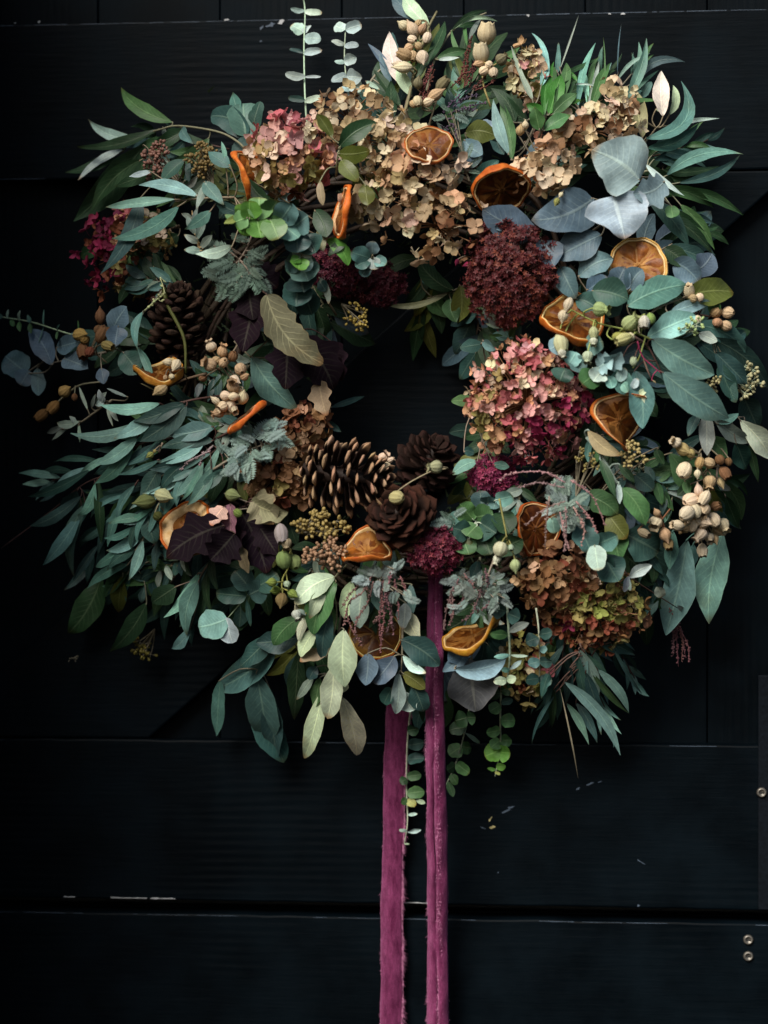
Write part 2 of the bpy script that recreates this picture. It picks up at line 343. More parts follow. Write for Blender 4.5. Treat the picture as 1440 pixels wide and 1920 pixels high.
def sprig(name, label, cat, group, stem, leaves, shape='lance', off=0., col_stem='twig', r0=.0013, mt=None, lift=.012, petiole=True):
    """a cut stem with its leaves; leaves = (base x, y, tip x, y, width, colour[, bend[, shape[, roll]]]) traced in photo pixels"""
    if not stem:
        x = sum(l[0] for l in leaves)/len(leaves); y = sum(l[1] for l in leaves)/len(leaves)
        a = math.atan2(y-715, x-755); stem = [(755+370*math.cos(a), 715+370*math.sin(a), -.03), (x, y, -.006)]
    sp = [P(p[0], p[1], dep(p[0], p[1], off-.004+(p[2] if len(p) > 2 else 0))) for p in stem]
    pts = smooth(sp); E = pts[0].copy(); root = thing(name, label, cat, E, group)
    mb = MB(); mb.tube(pts, r0, r0*.5)
    for l in leaves:
        bx, by, tx, ty, w_, c = l[:6]; bend = l[6] if len(l) > 6 else R.uniform(-.07, .07)
        shp = l[7] if len(l) > 7 and l[7] else shape; roll = l[8] if len(l) > 8 else None; do = l[9] if len(l) > 9 else 0
        db = dep(bx, by, off+do); B = P(bx, by, db); T = P(tx, ty, max(.012, min(dep(tx, ty, off+do)+R.uniform(0, lift), db+.03)))
        leaf_at(E, root, B, T, w_*S, c, shp, bend, roll, mt)
        if petiole:
            q = min(pts, key=lambda p: (p-B).length)
            if (q-B).length > .0015:
                ax = (T-B).normalized(); h = min(.012, (q-B).length*.4)
                mb.tube(smooth([q, q.lerp(B, .5)-ax*h*.5, B, B+ax*.002], 3), r0*.55, r0*.4, 4)
    link('stem', local(mb, E).mesh('stem', M['stem']), root, col=jit(COL[col_stem]))
    return root
# ------------------------------------------------------------------ the stable door behind the wreath
def zz(px, py): return P(px, py, 0).z
def xx(px, py): return P(px, py, 0).x
def tag_child(name, mb, m, root, smooth_=False): return link(name, mb.mesh(name, m, smooth_), root)
def bevel(o, wd=.002):
    b = o.modifiers.new('bevel', 'BEVEL'); b.width = wd; b.segments = 2; b.limit_method = 'ANGLE'; return o
up = thing('stable_door', 'upper leaf of a black painted plank door hung behind the wreath', 'door', (0, 0, 0))
zt, zt2 = zz(720, 31), zz(1320, 319); zb, zb2 = zz(720, 1391), zz(720, 1695); zl = zz(720, 1719)
XS = [xx(p, 31) for p in (-500, -287, -56, 175, 406, 637, 868, 1098, 1329, 1560, 1790)]
for i in range(len(XS)-1):
    mb = MB(); mb.box((XS[i]+.0005, .019+.0008*(i % 2), zb2-.0), (XS[i+1]-.0005, .045, .75)); bevel(tag_child('board', mb, M['paintz'], up), .0009)
X0, X1 = XS[0], XS[-1]
def plank(zlo, zhi, parent, name='rail', y=0.0, yb=.0185, wob=.0012, seed=0, x0=X0, x1=X1):
    """a long rail whose edges are slightly uneven from planing and old paint"""
    r = random.Random(seed); mb = MB(); n = 60; rows = []; lcs = []
    for i in range(n+1):
        x = x0+(x1-x0)*i/n; a = zlo+r.uniform(-1, 1)*wob*.4; b = zhi+r.uniform(-1, 1)*wob*.4
        rows.append([(x, yb, a), (x, y+.002, a), (x, y+.0006, a+.0006), (x, y, a+.002), (x, y, b-.002), (x, y+.0006, b-.0006), (x, y+.002, b), (x, yb, b)]); lcs.append([(0, 0, 0)]*8)
    mb.grid(rows, lcs, True); return link(name, mb.mesh(name, M['paintx'], False), parent)
plank(zt2, zt, up, seed=1); plank(zb2, zb, up, seed=2)
# diagonal brace from lower left to upper right
A = P(290, 1374, .0); B = P(1440, 362, .0); dv = (B-A).normalized(); nv = Vector((-dv.z, 0, dv.x))
if nv.z < 0: nv = -nv
mb = MB(); rows = []
def clipz(p, z): return p+dv*((z-p.z)/dv.z)
bw = .142
lo0, hi0 = clipz(A, zb+.0008), clipz(A, zt2-.0008); lo1, hi1 = clipz(A+nv*bw, zb+.0008), clipz(A+nv*bw, zt2-.0008)
mb.v = [tuple(Vector((p.x, y, p.z))) for y in (.0012, .0185) for p in (lo0, hi0, hi1, lo1)]; mb.lc = [(0, 0, 0)]*8
mb.f = [(0, 1, 2, 3), (7, 6, 5, 4), (0, 4, 5, 1), (1, 5, 6, 2), (2, 6, 7, 3), (3, 7, 4, 0)]
bevel(tag_child('brace', mb, M['paintx'], up))
# dark boards closing the gap behind, lower leaf
low = thing('stable_door', 'lower leaf of the black door under the dark horizontal gap', 'door', (0, 0, zl))
pl = plank(zl-.25, zl, low, seed=3, y=-.002, yb=.03); pl.location = (0, 0, -zl)
mb = MB(); mb.box((X0, .034, -.34), (X1, .05, -.0)); tag_child('board', mb, M['paintz'], low)
mb = MB(); mb.box((X0, .06, -.5), (X1, .07, .8)); o = link('back_wall', mb.mesh('back_wall', M['black'], False)); o['kind'] = 'structure'
# iron strap on the right with a bolt, two bolts on the lower leaf
def bolt(px, py, root, E, y0):
    mb = MB(); p = P(px, py, -y0); prof = [(0, .0012), (.0022, .0014), (.0026, .0022), (.0036, .0026), (.0045, .0016), (.0048, 0)]
    rows = [[p-E+Vector((r_*math.cos(q*.449), -h, r_*math.sin(q*.449))) for q in range(14)] for r_, h in [(max(.0002, a), b) for a, b in prof]]
    mb.grid(rows, [[(0, 0, 0)]*14]*6, True); o = link('bolt', mb.mesh('bolt', M['metal']), root)
    mb = MB(); c = p-E; mb.box((c.x-.0018, c.y-.0019, c.z-.0005), (c.x+.0018, c.y-.0012, c.z+.0005)); link('slot', mb.mesh('slot', M['black'], False), o)
p = P(1422, 1266, .004)
mb = MB(); mb.box((p.x, -.004, zb2+.001), (p.x+.05, -.0002, p.z)); bevel(tag_child('iron_strap', mb, M['iron'], up), .0012)
bolt(1428, 1486, up, Vector((0, 0, 0)), -.0042)
El = Vector((0, 0, zl))
bolt(1403, 1762, low, El, -.0022); bolt(1403, 1793, low, El, -.0022)
def chip(px, py, wpx, hpx, m, root, E, ang=0, seed=0, n=9, y=.0):
    r = random.Random(seed); c = P(px, py, -y+.0006)-E; mb = MB(); rim = []; rim2 = []
    for q in range(n):
        a = q*2*math.pi/n; k = r.uniform(.3, 1.15); x, z = math.cos(a)*wpx*S*.5*k, math.sin(a)*hpx*S*.5*k
        x, z = x*math.cos(ang)-z*math.sin(ang), x*math.sin(ang)+z*math.cos(ang)
        rim.append((c.x+x, c.y, c.z+z)); rim2.append((c.x+x*1.08, c.y+.0005, c.z+z*1.08))
    mb.v = rim+rim2; mb.lc = [(0, 0, 0)]*(2*n); mb.f = [tuple(range(n))]+[(q, n+q, n+(q+1) % n, (q+1) % n) for q in range(n)]
    me = mb.mesh('paint_chip', m, False); return link('paint_chip', me, root)
Z0 = Vector((0, 0, 0))
for i, (x, y, a, b, k, g) in enumerate([(424, 37, 12, 5, 'chipw', 0), (73, 41, 7, 5, 'chipw', 0), (28, 43, 4, 3, 'chipw', 0), (990, 29, 10, 6, 'chipw', 0), (1168, 25, 14, 5, 'chipw', 0), (1143, 26, 6, 3, 'chipw', 0),
    (526, 41, 16, 11, 'chipw', .3), (508, 47, 34, 12, 'chipb', .3), (490, 52, 14, 7, 'chipb', .5), (489, 77, 7, 5, 'chipb', 0), (924, 1551, 13, 8, 'chipy', .2), (918, 1538, 5, 8, 'chipy', -.4), (921, 1533, 4, 6, 'chipy', -.5),
    (948, 1522, 30, 5, 'chipb', .5), (958, 1514, 22, 4, 'chipb', .2), (905, 1552, 12, 3, 'chipb', -.3), (1084, 1479, 12, 6, 'chipb', .5), (1107, 1470, 18, 5, 'chipb', .3), (1125, 1466, 12, 3, 'chipb', .2),
    (293, 1685, 11, 6, 'chipw', 0), (1197, 1698, 6, 4, 'chipb', 0), (934, 1636, 4, 3, 'chipb', 0), (1200, 1615, 22, 3, 'chipb', -.5)]):
    chip(x, y, a, b, M[k], up, Z0, g, i)
for i, (a, b) in enumerate([(208, 276), (282, 329), (120, 141), (757, 812)]):
    xa, xb = xx(a, 1690), xx(b, 1690); r = random.Random(i); mb = MB(); rows = []
    for q in range(9):
        x = xa+(xb-xa)*q/8; h = r.uniform(.0002, .0011); rows.append([(x, -.0007, zb2+.0014), (x, -.0007, zb2+.0014+h), (x, -.0002, zb2+.0015+h)])
    mb.grid(rows, [[(0, 0, 0)]*3]*9); link('bare_edge', mb.mesh('bare_edge', M['chipw'], False), up)
# worn pale arris along the top rail and lower edges: thin broken slivers of bare wood
for k, (zq, root, E, y) in enumerate([(zt, up, Z0, 0), (zb, up, Z0, 0), (zl, low, El, -.002), (zt2, up, Z0, 0)]):
    r = random.Random(40+k); mb = MB(); x = X0
    while x < X1:
        l = r.uniform(.004, .05); h = r.uniform(.00015, .0005)
        if r.random() < (.96, .5, .75, .5)[k]:
            z = zq-.0012-E.z if k != 3 else zq+.001; rows = [[(x+l*q/4, y-.0003, z-h*r.random()), (x+l*q/4, y-.0003, z+h*(.5+.5*r.random()))] for q in range(5)]
            mb.grid(rows, [[(0, 0, 0)]*2]*5)
        x += l+r.uniform(.0005, .012)
    o = link('worn_edge', mb.mesh('worn_edge', M['chipb'], False), root); o['kind'] = 'stuff'
# unseen wall added left of the view to block light from that side
mb = MB(); mb.box((XS[0]-.1, -.5, -.8), (P(-70, 960, 0).x, -.006, .8)); o = link('added_shade_wall', mb.mesh('added_shade_wall', M['paintz'], False)); o['kind'] = 'structure'

# ------------------------------------------------------------------ the hidden ring of twigs and moss
ring = thing('wreath_base', 'round dark twig ring that carries all the foliage', 'wreath frame', P(755, 715, .035))
E = ring.location.copy(); r = random.Random(3)
for k in range(34):
    mb = MB(); a0 = r.uniform(0, 6.28); span = r.uniform(1.6, 3.2); rad = r.uniform(330, 420); rr = r.uniform(.006, .02); ph = r.uniform(0, 6); tw = r.uniform(2, 5); pts = []
    for i in range(26):
        a = a0+span*i/25; q = rr*math.cos(ph+tw*a); h = .028+rr*math.sin(ph+tw*a)
        pts.append(P(755+(rad+q/S)*math.cos(a), 715+(rad+q/S)*math.sin(a), max(.008, h)))
    mb.tube(pts, r.uniform(.002, .004), .0015, 6); link('twig', local(mb, E).mesh('twig', M['stem']), ring, col=jit((.05, .032, .02), .3))
mb = MB()
for k in range(2600):
    a = r.uniform(0, 6.283); q = r.gauss(0, 1)*75; x, y = 755+(372+q)*math.cos(a), 715+(372+q)*math.sin(a)
    h = max(.004, .075*math.sqrt(max(0, 1-(q/190)**2))*r.uniform(.3, 1)-.01)
    p = P(x, y, h); d = Vector((r.uniform(-1, 1), r.uniform(-1, .1), r.uniform(-1, 1))).normalized()*r.uniform(.006, .016)
    s_ = d.cross(Vector((r.uniform(-1, 1), r.uniform(-1, 1), r.uniform(-1, 1)))).normalized()*.0012
    n = len(mb.v); mb.v += [tuple(p-s_), tuple(p+s_), tuple(p+d)]; mb.lc += [(0, 0, 0)]*3; mb.f.append((n, n+1, n+2))
o = link('moss', local(mb, E).mesh('moss', M['tuft']), ring, col=(.018, .03, .012)); o['kind'] = 'stuff'

# ------------------------------------------------------------------ flower heads
def petal_rows(r, size=1., wide=False):
    """one cupped rounded petal along +x; returns rows, lc"""
    rows = []; lcs = []; L = size*r.uniform(.85, 1.1); W = size*r.uniform(.58, .92); cup = r.uniform(.1, .6); up_ = r.uniform(.0, 1.0)
    if wide: W = size*r.uniform(.85, 1.08); cup = r.uniform(.0, .35); up_ = r.uniform(-.1, .7)
    ph = r.uniform(0, 6); dry = r.random()
    for i in range(5):
        t = i/4; hw = W*.5*(math.sin(math.pi*min(1, .1+(.8*t**1.25 if wide else .86*t**.9)))**.6 if t < 1 else .42); row = []; lc = []
        for v in (-1, -.5, 0, .5, 1):
            rr = L*t*(1-.12*abs(v)*t)
            row.append(Vector((.06*size+rr*math.cos(up_*t), v*hw, rr*math.sin(up_*t)+cup*hw*v*v*.7+.05*size*math.sin(ph+4*t+3*v)))); lc.append((t, v, dry if t > .6 else 0))
        rows.append(row); lcs.append(lc)
    return rows, lcs
FLO = []; FLOW = []
rf = random.Random(21)
for k in range(18):
    mb = MB(); n = 4 if k % 5 else 3
    for q in range(n):
        rows, lcs = petal_rows(rf, 1., k >= 9); m_ = Matrix.Rotation(q*2*math.pi/n+rf.uniform(-.2, .2), 3, 'Z') @ Matrix.Rotation(rf.uniform(-.6, .6), 3, 'X')
        mb.grid([[m_ @ p for p in row] for row in rows], lcs)
    mb.ell((0, 0, .06), (0, 0, 1), .1, .09, 6, 3); mb.tube([(0, 0, -.9), (.05, 0, -.4), (0, 0, 0)], .035, .03, 4)
    (FLO if k < 9 else FLOW).append(mb.mesh('floret', M['petal']))
def hydrangea(label, cx, cy, rx, ry, n, colf, size=21, off=0., seed=0, rz=.75, ang=0., layers=((1., 1.), (.74, .55)), name='hydrangea', loose=.1, group='dried hydrangea heads in the wreath', stemc='brown', fl=None):
    r = random.Random(100+seed); c = P(cx, cy, dep(cx, cy, off-.012)); root = thing(name, label, 'flower', c, group); mb = MB()
    base = Vector((0, .03, -.0)); ca, sa = math.cos(ang), math.sin(ang)
    for sc_, fr in layers:
        m_ = int(n*fr)
        for i in range(m_):
            z = 1-(i+.5)/m_*1.12; rad = math.sqrt(max(0, 1-z*z)); a = i*2.39996+r.uniform(-.3, .3)
            u, v = rad*math.cos(a), rad*math.sin(a); k = sc_*(1+r.uniform(-loose, loose))
            u2, v2 = u*ca-v*sa, u*sa+v*ca
            x, zv = (u*rx*ca-v*ry*sa)*S*k, (u*rx*sa+v*ry*ca)*S*k; depth = max(-.25, z)*min(rx, ry)*S*rz*k
            p = Vector((x, -depth, zv)); nn = Vector((u2+r.uniform(-.65, .65), -(z*1.1+.3)+r.uniform(-.5, .5), v2+r.uniform(-.65, .65)))
            o = link('floret', ((fl or FLO) if r.random() < .75 else (FLO if fl else FLOW))[r.randrange(9)], root, p, zframe(nn, r.uniform(0, 6.28)), size*S*r.uniform(.62, 1.22), jit(COL[colf(u2, v2, r)], .2, .1, r))
            if r.random() < .5: mb.tube([base*.6, p*.6+base*.1, p-nn.normalized()*size*S*.4], .0007, .0005, 4, False)
    mb.tube([base, (0, 0, 0)], .0015, .001, 5); link('stalks', mb.mesh('stalks', M['stem']), root, col=COL[stemc]); return root
def pick(r, *kw): return r.choices([k for k, _ in kw], [w_ for _, w_ in kw])[0]

STAR = None
def sedum(label, cx, cy, rx, ry, n, col, off=0., seed=0, rz=.7, group='dark burgundy sedum heads', size=6.5, sub=10):
    """flat head of crowded tiny star flowers gathered in little domes"""
    r = random.Random(200+seed); c = P(cx, cy, dep(cx, cy, off-.01)); root = thing('sedum', label, 'flower', c, group); mb = MB(); st = MB()
    for i in range(n):
        z = 1-(i+.5)/n*1.05; rad = math.sqrt(max(0, 1-z*z)); a = i*2.39996+r.uniform(-.4, .4)
        nn = Vector((rad*math.cos(a), -(z+.25), rad*math.sin(a))).normalized(); k = 1+r.uniform(-.16, .12)
        p = Vector((rad*math.cos(a)*rx*S*k, -z*min(rx, ry)*S*rz*k, rad*math.sin(a)*ry*S*k)); st.tube([(0, .03, 0), p*.7, p], .0006, .0004, 4, False)
        for j in range(sub):
            q = p+Vector((r.uniform(-1, 1), r.uniform(-1, .3), r.uniform(-1, 1)))*size*S*1.15; ax = (nn+Vector((r.uniform(-.7, .7), r.uniform(-.7, .3), r.uniform(-.7, .7)))).normalized()
            f = zframe(ax, r.uniform(0, 6)); s_ = size*S*r.uniform(.6, 1.2); rnd = r.random(); b = len(mb.v); mb.v.append(tuple(q+ax*s_*.15)); mb.lc.append((0, rnd, 0))
            for t in range(5):
                for rr, h, da in ((.5, .3, -.5), (1., .5, 0), (.5, .3, .5)):
                    aa = t*1.2566+da; mb.v.append(tuple(q+f @ Vector((math.cos(aa)*rr*s_, math.sin(aa)*rr*s_, h*s_)))); mb.lc.append((rr, rnd, 0))
                e = b+1+t*3; mb.f += [(b, e, e+1), (b, e+1, e+2)]
    o = link('florets', mb.mesh('florets', M['sedum'], False), root, col=COL[col] if isinstance(col, str) else col); o['kind'] = 'stuff'
    link('stalks', st.mesh('stalks', M['stem']), root, col=(.08, .03, .03)); return root

# ------------------------------------------------------------------ dried orange slices
def orange(label, cx, cy, r_, nrm, off=0., spin=0., warp=.12, warp2=0., th=.13, tint=(1, 1, 1), fresh=1., seed=0, rindw=.045, pithw=.07, sq=1., ft=1., rt=(1, 1, 1), zw=1.):
    """round slice: rind ring, pith ring, ten flesh segments parted by membranes; nrm = (right, up) lean of its face; warp bends it like drying does"""
    r = random.Random(300+seed); Rr = r_*S; c = P(cx, cy, dep(cx, cy, off))
    root = thing('orange_slice', label, 'orange slice', c, 'dried orange slices tucked into the wreath')
    f = zframe(Vector((nrm[0], -1, nrm[1])), spin)
    def W(p):
        x, y, z = p; q = x*x-.35*y*y
        rad = math.hypot(x, y); z2 = z+warp*q+warp2*x*abs(x)*.9+zw*.055*math.sin(3*math.atan2(y, x)+seed)*rad*rad+zw*.03*math.sin(7*math.atan2(y, x)+2*seed)*rad**3
        bend = max(0, abs(warp)-.5)
        return f @ Vector((x*(1-bend*.35*x*x), y*sq, z2))*Rr
    def wob(a): return 1+.022*math.sin(5*a+seed)+.016*math.sin(11*a+2*seed)+.03*math.sin(2*a+seed)
    def ringpart(name, ra, rb, h, m, n=40, bulge=.02):
        mb = MB(); rows = []
        prof = [(ra, -h), ((ra+rb)/2, -h-bulge), (rb-.01, -h*.8), (rb, -h*.3), (rb, h*.3), (rb-.01, h*.8), ((ra+rb)/2, h+bulge), (ra, h)]
        for rr, z in prof: rows.append([W((rr*wob(a)*math.cos(a), rr*wob(a)*math.sin(a), z*(1+.3*math.sin(4*a+seed)))) for a in [q*2*math.pi/n for q in range(n)]])
        rows.append(rows[0]); mb.grid(rows, [[(0, 0, 0)]*n]*len(rows), True); link(name, mb.mesh(name, m), root, col=tuple(a*b for a, b in zip(tint, rt)) if name == 'rind' else tint)
    h = th/2
    ringpart('rind', 1-rindw, 1, h*1.05, M['rind']); ringpart('pith', 1-rindw-pithw, 1-rindw-.004, h, M['pith'])
    ri = 1-rindw-pithw-.004; mb = MB(); rows = [[W((rr*wob(a)*math.cos(a), rr*wob(a)*math.sin(a), z*(1+.5*math.sin(9*a+6*rr)))) for a in [q*2*math.pi/40 for q in range(40)]] for rr, z in ((.02, h*.5), (.1, h*.62), (.13, h*.35), (ri*.6, h*.3), (ri, h*.35), (ri, -h*.35), (.13, -h*.35), (.1, -h*.62), (.02, -h*.5))]
    mb.grid(rows, [[(0, 0, 0)]*40]*9, True); link('membrane', mb.mesh('membrane', M['membrane']), root, col=tuple(x*ft**.7 for x in tint))
    n = r.choice((8, 9, 10)); ws = [r.uniform(.6, 1.4) for _ in range(n)]; tot = sum(ws); acc = r.uniform(0, 6)
    for k in range(n):
        mb = MB(); da = 2*math.pi*ws[k]/tot; a0 = acc+da/2; acc += da; sink = r.uniform(.05, 1.); rows = []; lcs = []
        for sgn in (1, -1):
            rows = []
            for i in range(6):
                t = i/5; rr = .15+(ri-.17)*t; row = []
                for j in range(6):
                    v = j/5*2-1; gap = (.016+.012*math.sin(k*2.3+seed+6*rr))/max(.16, rr)
                    a = a0+.05*math.sin(5*rr+k)+v*(da/2-gap*.75)*(1-.25*(t > .9)); e = max(0, (1-v*v))**.5*max(0, math.sin(math.pi*(.06+.9*t)))**.5
                    z = sgn*h*(.22+.66*sink*e+.26*math.sin(9*rr+5*v+k*1.7)*math.sin(3*v+k)*e); row.append(W((rr*wob(a)*math.cos(a), rr*wob(a)*math.sin(a), z)))
                rows.append(row if sgn > 0 else row[::-1])
            mb.grid(rows, [[(0, 0, 0)]*6]*6)
        link('segment', mb.mesh('segment', M['flesh']), root, col=jit(tuple(x*ft for x in tint), .3, .1, r))
    return root

# ------------------------------------------------------------------ pine cones
mb = MB(); rows = []; lcs = []
for s_, w_, h_, z_ in ((.0, .10, .05, 0), (.45, .34, .07, .0), (.74, .60, .13, .02), (.88, .64, .22, .04), (.97, .46, .20, .06), (1.03, .14, .07, .08), (1.05, .05, .02, .09)):
    rows.append([(s_-(.05 if abs(q) > .8 else 0)*s_, w_*.5*y, z_+h_*z) for q, y, z in ((-1, -1, .0), (-.5, -.6, .42), (0, 0, .55), (.5, .6, .42), (1, 1, 0), (.5, .5, -.45), (-.5, -.5, -.45))]); lcs.append([(s_, y, 0) for y in (-1, -.5, 0, .5, 1, .5, -.5)])
mb.grid(rows, lcs, True); mb.f.append(tuple(len(mb.v)-7+i for i in range(7))); SCALE = mb.mesh('scale', M['cone'])
def cone(label, cx, cy, L, Rm, axis, off, tip, seed=0, n=92, el0=-.15, el1=.95, wf=.78, hf=.85):
    r = random.Random(400+seed); ax = Vector(axis).normalized(); c = P(cx, cy, dep(cx, cy, off)); root = thing('pine_cone', label, 'pine cone', c, 'open brown pine cones')
    L *= S; Rm *= S; mb = MB(); mb.tube([ax*(-L*.48), ax*0, ax*(L*.42)], Rm*.3, Rm*.12, 8); link('core', mb.mesh('core', M['stem']), root, col=(.02, .011, .008))
    o1 = ax.orthogonal().normalized(); o2 = ax.cross(o1)
    for i in range(n):
        t = (i+.5)/n; a = i*2.39996+r.uniform(-.06, .06); rad = o1*math.cos(a)+o2*math.sin(a)
        el = el0+(el1-el0)*t**1.3+r.uniform(-.13, .13); ln = r.uniform(.84, 1.1)*Rm*(math.sin(math.pi*(.16+.76*t))**.75)*1.02/max(.5, math.cos(el*.55)); ln = max(ln, Rm*.22)
        d = rad*math.cos(el)+ax*math.sin(el); side = ax.cross(rad).normalized(); upv = d.cross(side); upv = upv if upv.dot(ax) > 0 else -upv
        side = upv.cross(d); m_ = Matrix((d, side, upv)).transposed()
        link('scale', SCALE, root, ax*(L*(-.46+.86*t)), m_, (ln, ln*wf*r.uniform(.9, 1.1), ln*hf*r.uniform(.9, 1.1)), jit(tip, .22, .08, r))
    return root

# ------------------------------------------------------------------ papery seed pods, round capsules, buds
def pod_mesh(kind):
    mb = MB(); n = 15
    if kind == 'bell': prof = [(.12, -1.0), (.62, -.85), (.93, -.45), (1., 0), (.86, .5), (.6, .85), (.5, 1.0), (.62, 1.22), (.8, 1.4)]
    elif kind == 'round': prof = [(.1, -1.0), (.55, -.88), (.88, -.5), (1., 0), (.9, .45), (.62, .78), (.38, .9), (.34, 1.02), (.2, .86)]
    elif kind == 'bud': prof = [(.12, -1.2), (.5, -1.0), (.85, -.5), (1., .0), (.85, .55), (.5, 1.0), (.2, 1.35), (.12, 1.6), (.03, 1.75)]
    else: prof = [(.12, -1.4), (.5, -1.1), (.85, -.5), (1., .1), (.95, .7), (.8, 1.2), (.72, 1.5), (.7, 1.7), (.5, 1.2)]
    rows = []; lcs = []
    for i, (r_, z) in enumerate(prof):
        t = i/(len(prof)-1); last = kind in ('bell', 'tulip') and i >= len(prof)-(2 if kind == 'bell' else 3) and not (kind == 'tulip' and i == len(prof)-1)
        rows.append([(r_*(1+.035*math.cos(a*5))*math.cos(a), r_*(1+.035*math.cos(a*5))*math.sin(a), z+((.16 if last else 0)*math.cos(a*5))) for a in [q*2*math.pi/n for q in range(n)]])
        lcs.append([(t, q/n, 0) for q in range(n)])
    mb.grid(rows, lcs, True); mb.f.append(tuple(range(n))[::-1])
    return mb.mesh('pod', M['pod'])
POD = {k: pod_mesh(k) for k in ('bell', 'round', 'bud', 'tulip')}
def pods(name, label, stem, lst, off=.01, group=None, cat='seed pods', stemc='twig', part='pod', r0=.001, seed=0):
    """lst = (x, y, radius px, kind, colour, angle deg of the mouth in the picture, lean to the viewer)"""
    r = random.Random(500+seed); sp = smooth([P(p[0], p[1], dep(p[0], p[1], off-.008+(p[2] if len(p) > 2 else 0))) for p in stem]); E = sp[0].copy(); root = thing(name, label, cat, E, group); mb = MB(); mb.tube(sp, r0, r0*.7)
    for q in lst:
        x, y, rad, kind, c = q[:5]; ang = math.radians(q[5] if len(q) > 5 and q[5] is not None else r.uniform(200, 340)); lean = q[6] if len(q) > 6 else r.uniform(.1, .8)
        p = P(x, y, dep(x, y, off+r.uniform(0, .01))); ax = Vector((math.cos(ang), -lean, math.sin(ang))).normalized()
        el = r.uniform(.95, 1.15)
        link(part, POD[kind], root, p-E, zframe(ax, r.uniform(0, 6)), (rad*S*.94, rad*S*r.uniform(.78, 1.0), rad*S*el*r.uniform(.85, 1.1)*{'bell': .8, 'tulip': .72, 'bud': .9}.get(kind, .95)), jit(COL[c] if isinstance(c, str) else c, .12, .06, r))
        b = p-ax*rad*S*1.05; near = min(sp, key=lambda w_: (w_-b).length)
        mb.tube(smooth([near, near.lerp(b, .5)-ax*.004, b, b+ax*.001], 3), r0*.75, r0*.6, 4)
    link('stem', local(mb, E).mesh('stem', M['stem']), root, col=jit(COL[stemc])); return root
def seeds(label, cx, cy, rx, ry, n, col, stem=None, off=.012, size=3.4, seed=0, ang=-90, col2=None, clusters=9, long=1.9, name='seed_spray', cat='seed spray', group='sprays of eucalyptus seeds'):
    """branching umbels of tiny club-shaped buds"""
    r = random.Random(600+seed); c = P(cx, cy, dep(cx, cy, off)); root = thing(name, label, cat, c, group); mb = MB(); st = MB()
    base = Vector((-math.cos(math.radians(ang))*rx*S*.9, .008, -math.sin(math.radians(ang))*ry*S*.9))
    if stem: base = P(stem[0], stem[1], dep(stem[0], stem[1], off-.012))-c
    for k in range(clusters):
        t = (k+.5)/clusters; a = k*2.4+r.uniform(-.4, .4); rad = math.sqrt(t)
        hub = Vector((math.cos(a)*rx*S*rad*.8, r.uniform(-.008, .004), math.sin(a)*ry*S*rad*.8)); st.tube(smooth([base, base.lerp(hub, .55)+Vector((0, .004, 0)), hub], 3), .0008, .0005, 4, False)
        out = (hub-base).normalized()
        for j in range(max(4, n//clusters)):
            d = (out*.5+Vector((r.uniform(-1, 1), r.uniform(-1, .3), r.uniform(-1, 1)))).normalized(); l = size*S*r.uniform(1.6, 3.); p = hub+d*l
            st.tube([hub, p], .0003, .0003, 3, False); mb.ell(p+d*size*S*.6, d, size*S*r.uniform(.75, 1.1), size*S*r.uniform(.8, 1.)*long*.62, 6, 4)
    o = link('seeds', mb.mesh('seeds', M['bud']), root, col=COL[col] if isinstance(col, str) else col); o['kind'] = 'stuff'
    link('stem', st.mesh('stem', M['stem']), root, col=COL[col2 or 'twig']); return root

# ------------------------------------------------------------------ feathery acacia fronds, tassels of tiny flowers
def frond_mesh(seed, n=15, lw=.36):
    r = random.Random(seed); mb = MB(); cv = r.uniform(-.25, .25); ar = r.uniform(0, .2)
    def ax(t): return Vector((t, cv*t*t, ar*4*t*(1-t)*.5))
    mb.tube([ax(i/6) for i in range(7)], .014, .007, 4)
    for i in range(n):
        t = .12+.86*i/(n-1); p = ax(t); ll = lw*(math.sin(math.pi*(.12+.8*t))**.6)*.62
        for sg in (-1, 1):
            a = sg*r.uniform(1.0, 1.25); d = Vector((math.cos(a), math.sin(a), r.uniform(-.15, .35))); s_ = Vector((-d.y, d.x, 0)).normalized()*ll*.15*1.25
            b = len(mb.v); mb.v += [tuple(p), tuple(p+d*ll*.5+s_), tuple(p+d*ll), tuple(p+d*ll*.5-s_)]; mb.lc += [(t, 0, 0)]*4; mb.f.append((b, b+1, b+2, b+3))
    return mb.mesh('frond', M['feather'])
FROND = [frond_mesh(s_) for s_ in range(5)]
